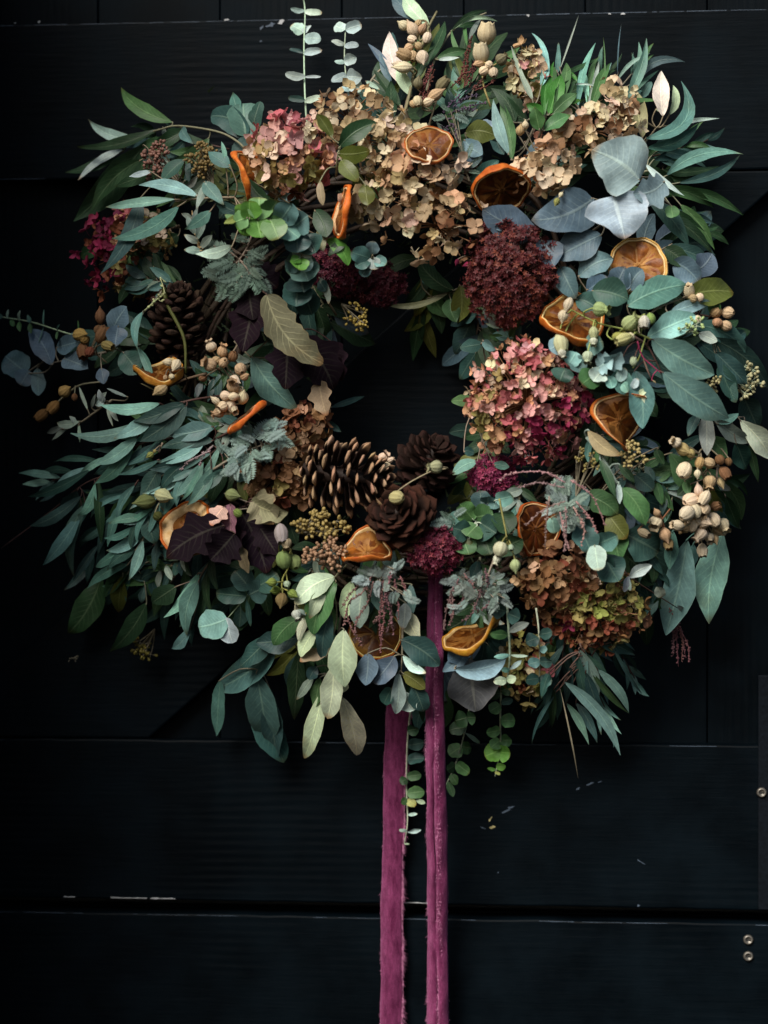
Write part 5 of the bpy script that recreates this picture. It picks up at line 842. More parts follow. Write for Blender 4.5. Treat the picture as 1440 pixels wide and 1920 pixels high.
tassel('brownish pink flower tassels hanging left of the ribbon', [[(700, 1075), (680, 1110), (655, 1130), (645, 1170)], [(720, 1080), (715, 1130), (712, 1170), (715, 1210)], [(735, 1070), (725, 1110), (722, 1150)], [(740, 1085), (745, 1120), (748, 1160)], [(700, 1090), (690, 1130), (670, 1160), (665, 1190)], [(715, 1090), (730, 1140), (738, 1190)], [(730, 1090), (718, 1140), (700, 1170)], [(750, 1080), (762, 1110), (775, 1130)], [(690, 1085), (660, 1110), (640, 1140)], [(725, 1100), (735, 1150), (725, 1185)], [(710, 1100), (720, 1150), (712, 1225)], [(650, 1140), (655, 1170), (680, 1210)]], (.17, .085, .085), .03, 5, 2.2)
acacia('grey feathery leaves above the brown tassels left of the ribbon', [(700, 1080, 655, 1076, 1.4), (705, 1082, 720, 1062, 1.5), (700, 1090, 690, 1110, 1.6), (715, 1085, 742, 1072, 1.4), (745, 1105, 735, 1130, 1.3), (755, 1110, 772, 1125, 1.4), (720, 1095, 745, 1105, 1.4), (690, 1090, 665, 1100, 1.4), (735, 1080, 752, 1060, 1.4)], [(720, 1060), (710, 1085), (690, 1110)], (.22, .28, .26), .03, 4, 2, .7)

# ---- right side
orange('upright bright orange slice with a pale rim at the right', 1196, 500, 55, (-.12, .12), .006, .2, .10, 0, .13, (1.1, 1.1, 1.05), seed=10, ft=.8, rt=(1.2, 2.6, 5), rindw=.06)
orange('orange slice left of the broad leaves with seeds lying on it', 1073, 602, 58, (.12, .8), .012, .9, .3, 0, .2, (.9, .85, .65), seed=11, ft=.45)
sprig('eucalyptus_sprig', 'dusty slate leaves crowding below the upright bright orange slice', 'sprig', GB, [(1120, 600, -.02), (1160, 560)], [(1085, 520, 1150, 485, 44, 'bd', .1, 'ellip'), (1100, 545, 1140, 520, 36, 'bd', 0, 'ellip'), (1150, 548, 1172, 500, 46, 'bd', 0, 'ellip', .1, .012), (1180, 545, 1205, 505, 42, 'bd', .1, 'ellip', .1, .014), (1110, 545, 1178, 562, 56, 'td', .05, 'ellip', .0, .01), (1120, 590, 1165, 550, 44, 'td'), (1080, 560, 1120, 580, 40, 'td'), (1260, 490, 1310, 530, 46, 'bd', .1, 'ellip'), (1300, 510, 1335, 475, 44, 'bd', -.1, 'ellip'), (1255, 460, 1330, 490, 30, 'td', 0, 'olive'), (1245, 465, 1290, 500, 34, 'gd')], 'ellip', .002)
sprig('eucalyptus_sprig', 'topmost broad leaves at right, one grey-green and one olive', 'sprig', GB, [(1190, 620, -.01), (1230, 580), (1280, 560)], [(1176, 574, 1286, 534, 54, 'tl', .06, 'ellip', .05), (1284, 556, 1376, 548, 52, 'ol', .05, 'ellip', .05), (1255, 588, 1334, 566, 26, 'bl', .04, 'olive', .2), (1214, 632, 1304, 592, 48, 'tb', .02, 'ellip', .1), (1330, 565, 1350, 585, 24, 'gr')], 'ellip', .02)
sprig('eucalyptus_sprig', 'long broad leaves sweeping out furthest at the right', 'sprig', GB, [(1230, 640, -.01), (1290, 620), (1340, 640)], [(1298, 608, 1398, 660, 38, 'tl', .1, 'ellip', .1), (1325, 632, 1442, 730, 40, 'td', .08, 'olive', .1), (1310, 625, 1345, 640, 22, 'mn'), (1340, 660, 1400, 720, 40, 'td', 0, 'olive'), (1395, 745, 1422, 805, 44, 'td', 0, 'ovate'), (1350, 680, 1380, 750, 34, 'td'), (1365, 700, 1380, 755, 26, 'td')], 'ellip', .006)
sprig('eucalyptus_sprig', 'two large smooth grey-green leaves in the middle of the right side', 'sprig', GB, [(1190, 632, -.006), (1215, 650), (1240, 698)], [(1222, 636, 1339, 702, 60, 'tl', -.04, 'ellip', .05, .004), (1242, 698, 1366, 784, 62, 'tl', -.03, 'olive', .05, .008), (1195, 655, 1326, 724, 44, 'td', -.06, 'ellip', .0, -.01), (1190, 695, 1205, 804, 46, 'tl', .06, 'ellip', .1), (1160, 690, 1170, 740, 40, 'tl', 0, 'ellip')], 'ellip', .022, 'red')
sprig('olive_sprig', 'pale-backed leaves at the far right edge of the picture', 'sprig', GO, [(1300, 800, -.02), (1340, 785), (1395, 782)], [(1325, 772, 1326, 854, 30, 'mn', .0, 'olive', .1), (1340, 785, 1408, 828, 30, 'gy', -.05, 'olive', .1), (1388, 788, 1446, 862, 42, 'wh', .05, 'olive', .1), (1310, 775, 1290, 818, 20, 'tl', 0, 'olive'), (1345, 795, 1385, 775, 16, 'tl'), (1380, 830, 1400, 880, 40, 'td', 0, 'olive'), (1405, 830, 1422, 905, 16, 'gd', 0, 'lance'), (1330, 820, 1362, 858, 34, 'gr')], 'olive', .01)
seeds('pale olive seed spray at the right edge of the picture', 1405, 712, 26, 38, 70, (.36, .34, .19), (1345, 692), .01, 3.6, 8, ang=-40, clusters=8, col2='pl')
seeds('small olive seed tuft between the two large grey-green leaves', 1337, 720, 10, 16, 24, (.3, .27, .13), (1325, 750), .026, 3.2, 9, ang=80, clusters=4)
seeds('sparse green-tipped seed twig in front of the teal right leaves', 1300, 612, 24, 16, 20, (.3, .4, .16), (1250, 640), .034, 3.2, 10, ang=30, clusters=5, col2='pl')
pods('berry_sprig', 'peach round berries at the right beyond the broad leaves', [(1310, 590, -.01), (1340, 595)], [(1365, 586, 12, 'round', (.55, .4, .25), 350), (1362, 611, 11, 'round', (.55, .38, .24), 330), (1342, 585, 12, 'round', (.5, .3, .17), 40), (1345, 605, 10, 'round', (.5, .3, .17)), (1292, 549, 12, 'tulip', 'cream', 100), (1312, 558, 9, 'round', 'cream'), (1308, 599, 8, 'round', 'cream'), (1300, 560, 9, 'bud', 'tan', 170)], .016, None, 'berries', stemc='red', part='berry', seed=18)
pods('bellflower_sprig', 'green and white bell-shaped seed heads above the big pink hydrangea', [(1230, 640), (1180, 620), (1120, 605), (1060, 575)], [(1125, 580, 15, 'bell', (.32, .42, .18), 350, .4), (1180, 606, 15, 'bell', (.38, .44, .2), 40, .3), (1208, 602, 12, 'tulip', 'wh', 270, .2), (1220, 598, 11, 'round', (.24, .34, .1)), (1113, 622, 10, 'tulip', (.42, .48, .24), 275, .1), (1113, 640, 8, 'bell', 'wh', 270), (1051, 640, 15, 'tulip', (.58, .6, .36), 280, .2), (1054, 662, 9, 'bell', 'wh', 290), (1102, 668, 11, 'bell', (.5, .58, .42), 265, .3), (1066, 570, 10, 'bud', 'cream', 250), (1056, 592, 10, 'bud', 'cream', 260), (1172, 635, 13, 'tulip', (.5, .5, .25), 200, .3), (1182, 632, 9, 'round', 'cream'), (1188, 680, 8, 'tulip', 'pl', 90), (1158, 632, 11, 'bell', 'lime', 20)], .03, None, 'seed heads', stemc='lime', part='seed_head', seed=19)
sprig('bare_twig', 'forked reddish twig over the dark gap at the right', 'twig', None, [(1195, 640), (1204, 668), (1222, 685), (1240, 700)], [(1205, 668, 1222, 712, 2.5, 'red'), (1222, 712, 1230, 718, 2.5, 'be'), (1196, 655, 1190, 672, 2.5, 'red')], 'lance', .03, 'mag', .0008)
pairs('pale blue-green small leaves hanging right of the big pink hydrangea', [(1110, 690, -.005), (1140, 705), (1175, 722), (1212, 745)], [(1120, 690, 1150, 672, 40, 'bl', 0, 'lobed'), (1140, 690, 1165, 660, 34, 'bl', 0, 'lobed'), (1128, 695, 1112, 715, 34, 'mn', 0, 'round'), (1160, 715, 1172, 690, 20, 'mn', 0, 'round'), (1168, 718, 1178, 735, 16, 'tb', 0, 'round'), (1142, 705, 1148, 728, 22, 'tb', 0, 'round'), (1185, 728, 1196, 710, 14, 'mn', 0, 'round'), (1198, 738, 1212, 732, 12, 'pl', 0, 'round'), (1205, 742, 1216, 756, 11, 'pl', 0, 'round'), (1118, 700, 1092, 720, 44, 'gr', 0, 'round'), (1080, 660, 1066, 685, 34, 'tb', 0, 'round'), (1075, 668, 1090, 700, 34, 'tl', 0, 'round'), (1060, 690, 1050, 715, 40, 'td', 0, 'round'), (1100, 650, 1130, 640, 40, 'tl'), (1060, 640, 1030, 655, 34, 'bl')], off=.026, stemc='pl', group='upright and hanging stems of paired coin leaves')
BIG = lambda u, v, r: pick(r, ('peach', 4), ('rose', 3), ('pink', 2), ('cream', 2), ('oly', 1)) if v > -.2 and u < .55 else (pick(r, ('oly', 3), ('peach', 3), ('rust', 1)) if u < -.45 else pick(r, ('mag', 3), ('pink', 3), ('peach', 1), ('rose', 2)))
hydrangea('biggest hydrangea, peach turning magenta, right of the hole', 988, 755, 104, 106, 185, BIG, 15, .014, 14, .75, layers=((1., 1.), (.8, .4)), loose=.12)
sprig('foliage_sprig', 'short grey-green leaves sticking out left of the biggest hydrangea', 'sprig', None, [(930, 720, -.02), (895, 755)], [(905, 645, 862, 652, 26, 'td', 0, 'ellip'), (905, 640, 930, 655, 18, 'tl', 0, 'ellip'), (895, 750, 846, 752, 22, 'gr', 0, 'ellip'), (898, 690, 885, 705, 26, 'td', 0, 'round'), (895, 865, 848, 890, 22, 'tb', -.08, 'ellip', .1), (925, 870, 955, 875, 16, 'tl', 0, 'ellip'), (1000, 870, 985, 852, 14, 'mn'), (870, 845, 890, 850, 18, 'td')], 'ellip', .0)
orange('half-folded orange slice hanging below the pale blue-green leaves', 1160, 790, 58, (.75, -.15), .008, 1.0, .9, 0, .12, (.85, .75, .65), seed=12, sq=.9, ft=.5)
seeds('dark olive seed umbels beside the magenta end of the biggest hydrangea', 1098, 866, 26, 28, 40, (.2, .16, .05), (1080, 930), .01, 3., 11, ang=60, clusters=7)
seeds('pale olive seed umbels under the half-folded orange slice', 1185, 852, 34, 26, 60, (.34, .27, .11), (1170, 900), .016, 3.2, 12, ang=70, clusters=8)
sprig('olive_sprig', 'forked stem with a pale dry leaf below the biggest hydrangea', 'sprig', GO, [(1100, 820, -.006), (1128, 855), (1165, 920), (1205, 985)], [(1102, 806, 1166, 854, 26, 'be', -.1, 'olive', .1), (1125, 860, 1155, 935, 18, 'gd', 0, 'lance'), (1165, 915, 1210, 985, 40, 'gr', .1, 'olive', .1), (1160, 905, 1162, 945, 12, 'mn', 0, 'olive'), (1175, 935, 1202, 952, 9, 'mn', .2), (1160, 870, 1190, 905, 16, 'gd')], 'olive', .018, 'gy', .0018)
sprig('eucalyptus_sprig', 'rounded green leaves half in shade below the pale olive seeds', 'sprig', GB, [(1150, 1000, -.02), (1120, 930)], [(1095, 930, 1158, 965, 46, 'gr', .1, 'ellip', .1), (1075, 900, 1095, 960, 40, 'td', 0, 'ellip'), (1140, 965, 1175, 1010, 44, 'ol', 0, 'ellip'), (1170, 1000, 1235, 1035, 70, 'td', 0, 'ellip'), (1145, 985, 1162, 1050, 50, 'gr', 0, 'ellip'), (1190, 890, 1225, 920, 34, 'td'), (1255, 850, 1290, 930, 40, 'gr', .1, 'olive', .1), (1230, 840, 1245, 870, 18, 'gd')], 'ellip', -.004)
CR = 'cream'
pods('pod_sprig', 'biggest cluster of round cream pods at the right', [(1330, 850, -.02), (1320, 910), (1310, 960)], [(1295, 938, 16, 'round', CR, 200), (1288, 963, 16, 'round', CR, 220), (1303, 958, 13, 'round', CR), (1318, 955, 15, 'bell', CR, 250), (1338, 975, 14, 'round', CR, 300), (1355, 984, 14, 'bell', CR, 300), (1319, 978, 14, 'bud', CR, 340), (1272, 986, 12, 'tulip', CR, 170), (1285, 990, 11, 'bell', 'tan', 200), (1314, 1001, 13, 'bell', CR, 230), (1330, 1008, 11, 'bell', CR, 280), (1317, 1030, 12, 'tulip', CR, 275, .2), (1340, 1010, 9, 'bud', 'tan', 290), (1345, 995, 11, 'bud', 'tan', 320), (1310, 920, 9, 'bud', CR, 100), (1322, 932, 12, 'tulip', CR, 240), (1340, 950, 10, 'tulip', 'brown', 20), (1298, 985, 12, 'round', CR), (1305, 975, 12, 'round', CR)], .022, GP, stemc='be', seed=20)
pods('pod_sprig', 'upper loose cream pods above the biggest pod cluster', [(1340, 830, -.01), (1310, 850), (1320, 900)], [(1283, 882, 15, 'round', CR, 250, .7), (1268, 830, 11, 'bell', CR, 150), (1280, 842, 14, 'bud', (.5, .38, .17), 330), (1331, 903, 14, 'bell', 'tan', 265, .3), (1330, 868, 11, 'round', 'tan'), (1308, 888, 7, 'bud', CR, 270), (1350, 862, 11, 'round', 'brown'), (1358, 885, 11, 'tulip', 'brown', 300), (1366, 866, 8, 'round', 'brown'), (1312, 868, 10, 'round', (.45, .33, .14)), (1295, 850, 9, 'round', (.4, .3, .12)), (1352, 905, 8, 'bud', 'tan', 290)], .018, GP, stemc='be', seed=21)
pods('pod_sprig', 'small pair of cream and brown pods left of the biggest pod cluster', [(1260, 950, -.02), (1240, 975)], [(1229, 980, 14, 'bell', CR, 250, .9), (1247, 1002, 13, 'bud', 'tan', 290), (1253, 1018, 11, 'tulip', (.32, .22, .1), 280), (1206, 999, 11, 'tulip', 'be', 330), (1232, 962, 7, 'bud', 'tan', 120)], .014, GP, stemc='brown', seed=22)
sprig('olive_sprig', 'dark olive leaves around the biggest cream pod cluster', 'sprig', GO, [(1350, 850, -.02), (1345, 900), (1370, 940)], [(1345, 900, 1390, 975, 30, 'gr', .1, 'olive', .1), (1350, 895, 1402, 930, 10, 'gd', .1, 'olive'), (1345, 905, 1370, 920, 14, 'mn', 0, 'olive'), (1290, 910, 1270, 930, 20, 'gd'), (1285, 900, 1292, 930, 16, 'gr'), (1360, 930, 1385, 990, 24, 'gd')], 'olive', .006)
sprig('eucalyptus_sprig', 'pair of large hanging teal leaves with pale midribs at lower right', 'sprig', GB, [(1320, 960, -.02), (1315, 1000), (1330, 1010)], [(1288, 1012, 1248, 1190, 62, 'tb', .02, 'olive', .05), (1356, 1000, 1330, 1170, 62, 'tb', -.06, 'olive', .05), (1262, 995, 1255, 1068, 26, 'tl', 0, 'olive', .1, -.004), (1300, 1020, 1298, 1065, 20, 'tl', 0, 'olive', .1, -.004)], 'olive', .012, 'tl')
tassel('pinkish brown flower tassel hanging lowest at the right', [[(1255, 1140), (1265, 1165), (1268, 1200)], [(1260, 1150), (1275, 1180), (1285, 1230)], [(1262, 1155), (1268, 1190), (1272, 1250)], [(1270, 1165), (1280, 1200), (1278, 1240)], [(1258, 1150), (1262, 1190), (1262, 1230)], [(1275, 1180), (1290, 1210), (1292, 1240)]], (.16, .075, .08), .004, 6, 2.3)
pairs('two small pale leaves on a reddish twig left of the large hanging leaves', [(1160, 1055, -.01), (1185, 1085), (1270, 1140)], [(1180, 1083, 1222, 1060, 22, 'mn', .08, 'ellip', .2), (1178, 1080, 1170, 1110, 14, 'mn', 0, 'ellip'), (1178, 1085, 1182, 1108, 9, 'mn', 0, 'ellip'), (1270, 1135, 1284, 1146, 10, 'gy', 0, 'ellip'), (1232, 1100, 1240, 1120, 20, 'gy')], off=.018, stemc='red')
acacia('pale feathery acacia with pink flower wisps below the biggest hydrangea', [(1060, 950, 1030, 930, 1.4), (1060, 945, 1050, 905, 1.5), (1065, 950, 1090, 925, 1.5), (1060, 955, 1040, 985, 1.6), (1065, 960, 1062, 1000, 1.6), (1068, 958, 1085, 985, 1.5), (1050, 940, 1020, 915, 1.4), (1072, 950, 1105, 950, 1.4), (1045, 950, 1015, 955, 1.4), (1070, 970, 1080, 1010, 1.4), (1050, 925, 1040, 890, 1.4), (1060, 930, 1075, 895, 1.4)], [(1100, 1000), (1070, 960), (1050, 930), (1045, 890)], (.25, .33, .29), .036, 5, 4, .62)
tassel('pinkish wiry flower wisps arching over the pale acacia', [[(1060, 905), (1020, 885), (960, 888), (935, 902)], [(1060, 915), (1010, 905), (970, 915)], [(1070, 900), (1110, 930), (1135, 985)], [(1060, 940), (1020, 955), (985, 985)], [(1060, 950), (1062, 1000), (1058, 1035)], [(1075, 950), (1095, 990), (1090, 1025)], [(1080, 940), (1105, 970), (1120, 1000)], [(1050, 960), (1058, 1000), (1068, 1030)], [(1030, 930), (1025, 970), (1022, 1030)]], (.33, .2, .19), .05, 7, 2.1, dens=.75)
sprig('round_eucalyptus_sprig', 'pale and grey round leaves below the pink flower wisps', 'sprig', GR, [(1090, 980, -.02), (1120, 1010), (1118, 1030)], [(1115, 1022, 1122, 1070, 36, 'mn', 0, 'round', .0, .008), (1122, 1020, 1158, 1004, 38, 'tl', 0, 'round', .1), (1085, 985, 1108, 1035, 46, 'tl', 0, 'round'), (1035, 970, 1040, 1000, 26, 'tb', 0, 'round'), (1055, 960, 1068, 1000, 30, 'mn', 0, 'round'), (1130, 1040, 1160, 1090, 56, 'td', 0, 'ellip'), (1120, 1050, 1150, 1070, 40, 'td', 0, 'ellip'), (1100, 1000, 1080, 960, 40, 'td')], 'round', .022)
orange('tall dark orange slice between the round green leaves and the pink wisps', 1003, 992, 50, (.7, .1), -.006, .3, .4, 0, .14, (.62, .48, .4), seed=13, ft=.5)
sprig('round_eucalyptus_sprig', 'dark green coin leaves on pale stems right of the pine cones', 'sprig', GR, [(860, 1060, -.02), (885, 1000), (900, 960), (935, 935)], [(888, 975, 862, 945, 40, 'gr', 0, 'round'), (890, 970, 925, 965, 44, 'gr', 0, 'round'), (895, 985, 875, 1005, 44, 'gr', 0, 'round'), (900, 980, 930, 1000, 48, 'td', 0, 'round'), (905, 960, 900, 920, 40, 'td', 0, 'round'), (880, 1000, 850, 990, 40, 'td', 0, 'round'), (915, 945, 915, 930, 28, 'tl', 0, 'round'), (930, 938, 962, 930, 30, 'tb', 0, 'round', .2, .01), (932, 935, 925, 955, 24, 'tl', 0, 'round'), (870, 1015, 880, 1040, 40, 'gr', 0, 'round'), (860, 1020, 890, 1030, 30, 'ol', 0, 'ellip'), (905, 1000, 920, 1040, 44, 'gd', 0, 'round'), (845, 1000, 860, 960, 30, 'tl'), (940, 960, 955, 1000, 44, 'gd'), (930, 1030, 980, 1010, 40, 'gd')], 'round', .008, 'pl')
acacia('small feathery tip beside the reddish end-on pine cone', [(850, 985, 812, 970, 1.3), (852, 980, 835, 955, 1.3), (850, 970, 870, 950, 1.2)], [(880, 990), (850, 978)], (.25, .34, .3), .012, 6)
pods('bellflower_sprig', 'hanging white bell seed head and slim green bud right of the ribbon', [(936, 935), (944, 975), (948, 995), (952, 1020)], [(938, 1030, 15, 'round', (.6, .62, .42), 255, .3), (932, 1048, 8, 'bell', 'wh', 250), (966, 1060, 12, 'bud', (.42, .5, .24), 275, .3), (958, 1026, 6, 'tulip', 'pl', 275)], .04, None, 'seed heads', stemc='lime', part='seed_head', seed=23)
acacia('silver-grey feathery clump right of the ribbon', [(890, 1110, 850, 1090, 1.4), (895, 1108, 905, 1080, 1.4), (900, 1115, 945, 1110, 1.4), (890, 1120, 862, 1140, 1.5), (900, 1125, 905, 1150, 1.5), (910, 1115, 940, 1140, 1.5), (880, 1105, 850, 1115, 1.4), (870, 1090, 835, 1080, 1.4), (865, 1080, 870, 1055, 1.4), (915, 1100, 930, 1075, 1.4), (925, 1120, 920, 1155, 1.4), (875, 1125, 845, 1150, 1.4), (930, 1095, 955, 1085, 1.3), (940, 1115, 965, 1125, 1.4), (905, 1095, 925, 1095, 1.4), (880, 1090, 905, 1070, 1.3)], [(930, 1040), (905, 1100), (880, 1130)], (.19, .25, .225), .03, 7, 3, .62)
tassel('pinkish flower tassels hanging right of the ribbon', [[(905, 1080), (900, 1110), (885, 1150), (865, 1165)], [(860, 1085), (848, 1120), (845, 1160)], [(850, 1100), (838, 1140), (832, 1180)], [(910, 1065), (915, 1095), (905, 1120)], [(870, 1075), (885, 1095), (890, 1120)], [(848, 1120), (850, 1150), (842, 1175)], [(855, 1090), (870, 1120), (850, 1140)], [(920, 1130), (900, 1145), (890, 1140)]], (.16, .085, .085), .034, 8, 2.3)
hydrangea('brown end of the hydrangea at lower right above the green florets', 1040, 1090, 66, 62, 58, lambda u, v, r: pick(r, ('brown', 5), ('tan', 1.2), ('rust', 1), ('cream', .3)), 17, .006, 15, fl=FLOW, loose=.2)
hydrangea('green and rust hydrangea at the lower right', 1112, 1145, 92, 68, 105, lambda u, v, r: pick(r, ('lime', 3), ('oly', 4), ('brown', 2), ('cream', .3)) if v > -.2 else pick(r, ('rust', 3), ('brown', 3), ('oly', 2), ('mag2', 1)), 16, .008, 16, loose=.18)
orange('yellow-edged orange slice lying nearly flat right of the ribbon', 888, 1194, 58, (-1.1, 3.0), .004, .4, .3, .15, .14, (.75, .66, .5), seed=14, ft=.5, rt=(1, 1.9, 1.5))
hydrangea('small olive and red hydrangea hanging at the bottom', 988, 1250, 50, 58, 44, lambda u, v, r: pick(r, ('oly', 4), ('cream', 1), ('rust', 2), ('pink', 1), ('lime', 1)), 17, .0, 17, loose=.2)
sprig('silver_dollar_sprig', 'large dark slate leaf and flat blue leaf at the bottom right of the ribbon', 'sprig', GR, [(885, 1180, -.02), (884, 1215), (885, 1245)], [(880, 1238, 892, 1334, 96, (.075, .088, .095), 0, 'ovate', -.1), (852, 1254, 948, 1236, 36, 'bl', -.08, 'ellip', .5, .014), (880, 1225, 830, 1260, 24, 'bd', 0, 'ellip'), (870, 1220, 840, 1240, 40, 'bd')], 'ovate', .002)
pairs('longer pale stem of paired leaves hanging over the small bottom hydrangea', [(950, 1130, -.006), (953, 1170), (956, 1225), (953, 1260), (948, 1282)], [(954, 1185, 992, 1168, 16, 'gy', .05, 'ellip', .2), (953, 1190, 918, 1188, 18, 'gr', 0, 'ellip'), (957, 1229, 926, 1232, 10, 'tb', 0, 'ellip'), (957, 1228, 990, 1230, 6, 'mn', 0, 'ellip'), (956, 1255, 978, 1238, 9, 'mn', 0, 'ellip'), (955, 1258, 940, 1256, 10, 'tl'), (950, 1276, 925, 1277, 16, 'pl', 0, 'round', 0), (950, 1275, 968, 1272, 16, 'pl', 0, 'round', 0), (952, 1150, 975, 1160, 30, 'td', 0, 'ellip'), (950, 1145, 920, 1140, 30, 'td', 0, 'ellip')], off=.022, r0=.0014)
pairs('thin pale stem of dark paired leaves right of the longer one', [(1005, 1140, -.006), (1010, 1180), (1012, 1240), (1010, 1288)], [(1010, 1195, 985, 1205, 26, 'td', 0, 'ellip'), (1010, 1190, 1036, 1185, 22, 'td', 0, 'ellip'), (1012, 1220, 1026, 1215, 14, 'tl', 0, 'round'), (1012, 1240, 990, 1246, 20, 'tl', 0, 'round'), (1012, 1240, 1035, 1240, 22, 'td', 0, 'round'), (1011, 1280, 1035, 1275, 28, 'td', 0, 'round'), (1011, 1272, 985, 1275, 22, 'td', 0, 'round')], off=.02)
pairs('hanging stem ending in bright green coin leaves below the wreath', [(940, 1290, -.004), (938, 1340), (938, 1400), (928, 1456)], [(938, 1322, 918, 1334, 24, 'gr', 0, 'round'), (939, 1318, 962, 1312, 14, 'td', 0, 'round', 0), (938, 1352, 966, 1352, 26, 'gr', 0, 'round'), (938, 1368, 912, 1374, 22, 'gr', 0, 'round'), (938, 1388, 920, 1402, 24, 'gr', 0, 'round'), (938, 1388, 960, 1388, 24, 'gr', 0, 'round'), (936, 1408, 909, 1418, 36, 'gb', 0, 'round', .2), (936, 1410, 957, 1412, 34, 'gb', 0, 'round', .2), (930, 1438, 948, 1436, 16, 'gb', 0, 'round', .2), (929, 1444, 914, 1440, 8, 'gb'), (928, 1448, 938, 1452, 6, 'lime'), (938, 1300, 912, 1300, 24, 'gd'), (940, 1295, 960, 1290, 24, 'gd')], off=.004, lift=.006)
pairs('hanging stem of dark coin leaves just right of the ribbon', [(882, 1320, -.004), (872, 1370), (855, 1430), (836, 1472)], [(876, 1345, 852, 1352, 34, 'gd', 0, 'round'), (876, 1345, 892, 1345, 26, 'gd', 0, 'round'), (872, 1374, 900, 1394, 8, 'gy', 0, 'ellip'), (866, 1400, 842, 1416, 30, 'gr', 0, 'round'), (866, 1400, 884, 1402, 28, 'gd', 0, 'round'), (855, 1432, 880, 1450, 24, 'gr', 0, 'round'), (854, 1434, 838, 1444, 20, 'gd', 0, 'round'), (845, 1452, 858, 1470, 18, 'gr', 0, 'round'), (840, 1465, 850, 1494, 14, 'gr', 0, 'ellip'), (874, 1365, 842, 1370, 26, 'gd')], off=.004, lift=.006)
pairs('long hanging stem of paired leaves between the two ribbon tails', [(770, 1330, -.004), (764, 1390), (762, 1470), (764, 1540), (758, 1582)], [(764, 1370, 785, 1366, 22, 'gd', 0, 'round'), (764, 1398, 796, 1392, 24, 'td', 0, 'round'), (763, 1424, 796, 1422, 22, 'td', 0, 'round'), (763, 1456, 790, 1452, 20, 'gr', 0, 'round'), (763, 1460, 750, 1468, 18, 'gd', 0, 'round'), (763, 1488, 796, 1484, 24, 'gr', 0, 'round'), (763, 1500, 780, 1510, 16, 'lime', 0, 'round'), (763, 1498, 752, 1506, 16, 'gr', 0, 'round'), (780, 1500, 798, 1506, 10, 'pl', 0, 'ellip'), (764, 1528, 783, 1526, 7, 'mn', 0, 'ellip'), (764, 1560, 790, 1556, 9, 'mn', 0, 'ellip'), (763, 1558, 748, 1556, 7, 'mn'), (758, 1582, 768, 1582, 4, 'pl')], off=.0, lift=.004)
sprig('eucalyptus_sprig', 'willow leaves hanging at the lower right below the green and rust hydrangea', 'sprig', GW, [(1085, 1180, -.02), (1090, 1215), (1110, 1240)], [(1085, 1217, 1119, 1326, 24, 'mn', .06, 'lance', .1), (1058, 1278, 1163, 1416, 24, 'tb', .08, 'lance', .1), (1120, 1255, 1179, 1336, 19, 'tb', .08, 'lance', .1), (1062, 1318, 1104, 1396, 16, 'tb', .06, 'lance'), (1080, 1318, 1120, 1394, 18, 'td', .05, 'lance'), (1045, 1295, 997, 1396, 8, 'td', -.05, 'lance'), (1050, 1290, 1084, 1460, 3, 'twig', .03, 'lance'), (1120, 1205, 1190, 1228, 26, 'td', .05, 'lance'), (1145, 1205, 1205, 1302, 8, 'td', -.05, 'lance'), (1110, 1260, 1180, 1338, 12, 'gr', -.03, 'lance'), (1030, 1270, 1022, 1330, 16, 'td', 0, 'lance'), (1040, 1290, 1035, 1365, 14, 'gd', 0, 'lance'), (1050, 1290, 1045, 1350, 16, 'td', 0, 'lance'), (1098, 1260, 1130, 1350, 22, 'td', 0, 'lance'), (1070, 1250, 1060, 1320, 18, 'td', 0, 'lance'), (1030, 1260, 1015, 1310, 16, 'td'), (1085, 1230, 1110, 1330, 20, 'tl')], 'lance', .022, 'red')

for i, (lab, x, y, ang, k) in enumerate([('between the two seed sprays at upper left', 335, 330, 120, 'm'), ('between the magenta hydrangea and the dark pine cone', 300, 530, 170, 'm'), ('under the tan pods at left', 430, 700, 200, 'm'), ('between the edge-on orange strip and the willow leaves', 420, 800, 180, 'm'),
    ('under the rusty seed spray', 590, 1060, -110, 'm'), ('between the big pink hydrangea and the burgundy sedum', 950, 620, 120, 'm'), ('under the slate leaves at right', 1110, 560, 60, 'm'), ('around the tall dark orange slice', 970, 950, -100, 'm'),
    ('beneath the silver-grey feathery clump', 900, 1090, -90, 'm'), ('behind the brown tassels left of the ribbon', 700, 1110, -90, 'm'), ('under the half-folded orange slice', 1140, 850, -60, 'm'), ('left of the loose cream pods at right', 1230, 900, -40, 'm'),
    ('below the upright bright orange slice', 1230, 560, 20, 'm'), ('between the tan hydrangeas at the upper right', 1060, 280, 60, 'm'), ('behind the purple-grey spray at the top', 850, 230, 80, 'm'), ('beside the maroon leaves at lower left', 320, 1060, -140, 'm')]):
    nm, shp, ll, ww, cc = KINDS[k]; lv = []; a0 = math.radians(ang)
    ex, ey = x+55*math.cos(a0), y-55*math.sin(a0); sx, sy = x-45*math.cos(a0), y+45*math.sin(a0)
    for j in range(22):
        t = (j+.5)/22; bx, by = sx+(ex-sx)*t+rfl.uniform(-8, 8), sy+(ey-sy)*t+rfl.uniform(-8, 8); a = a0+(1 if j % 2 else -1)*rfl.uniform(.25, 1.35); l = rfl.uniform(30, 58)
        lv.append((bx, by, bx+l*math.cos(a), by-l*math.sin(a), rfl.uniform(10, 20), rfl.choice(['gd', 'td', 'gr', 'tl', 'gy']), rfl.uniform(-.12, .12)))
    sprig('foliage_sprig', 'fine leafy filler sprig '+lab, 'sprig', GF, [(sx, sy, -.01), (x, y), (ex, ey)], lv, 'olive', off=-.016, lift=.008)

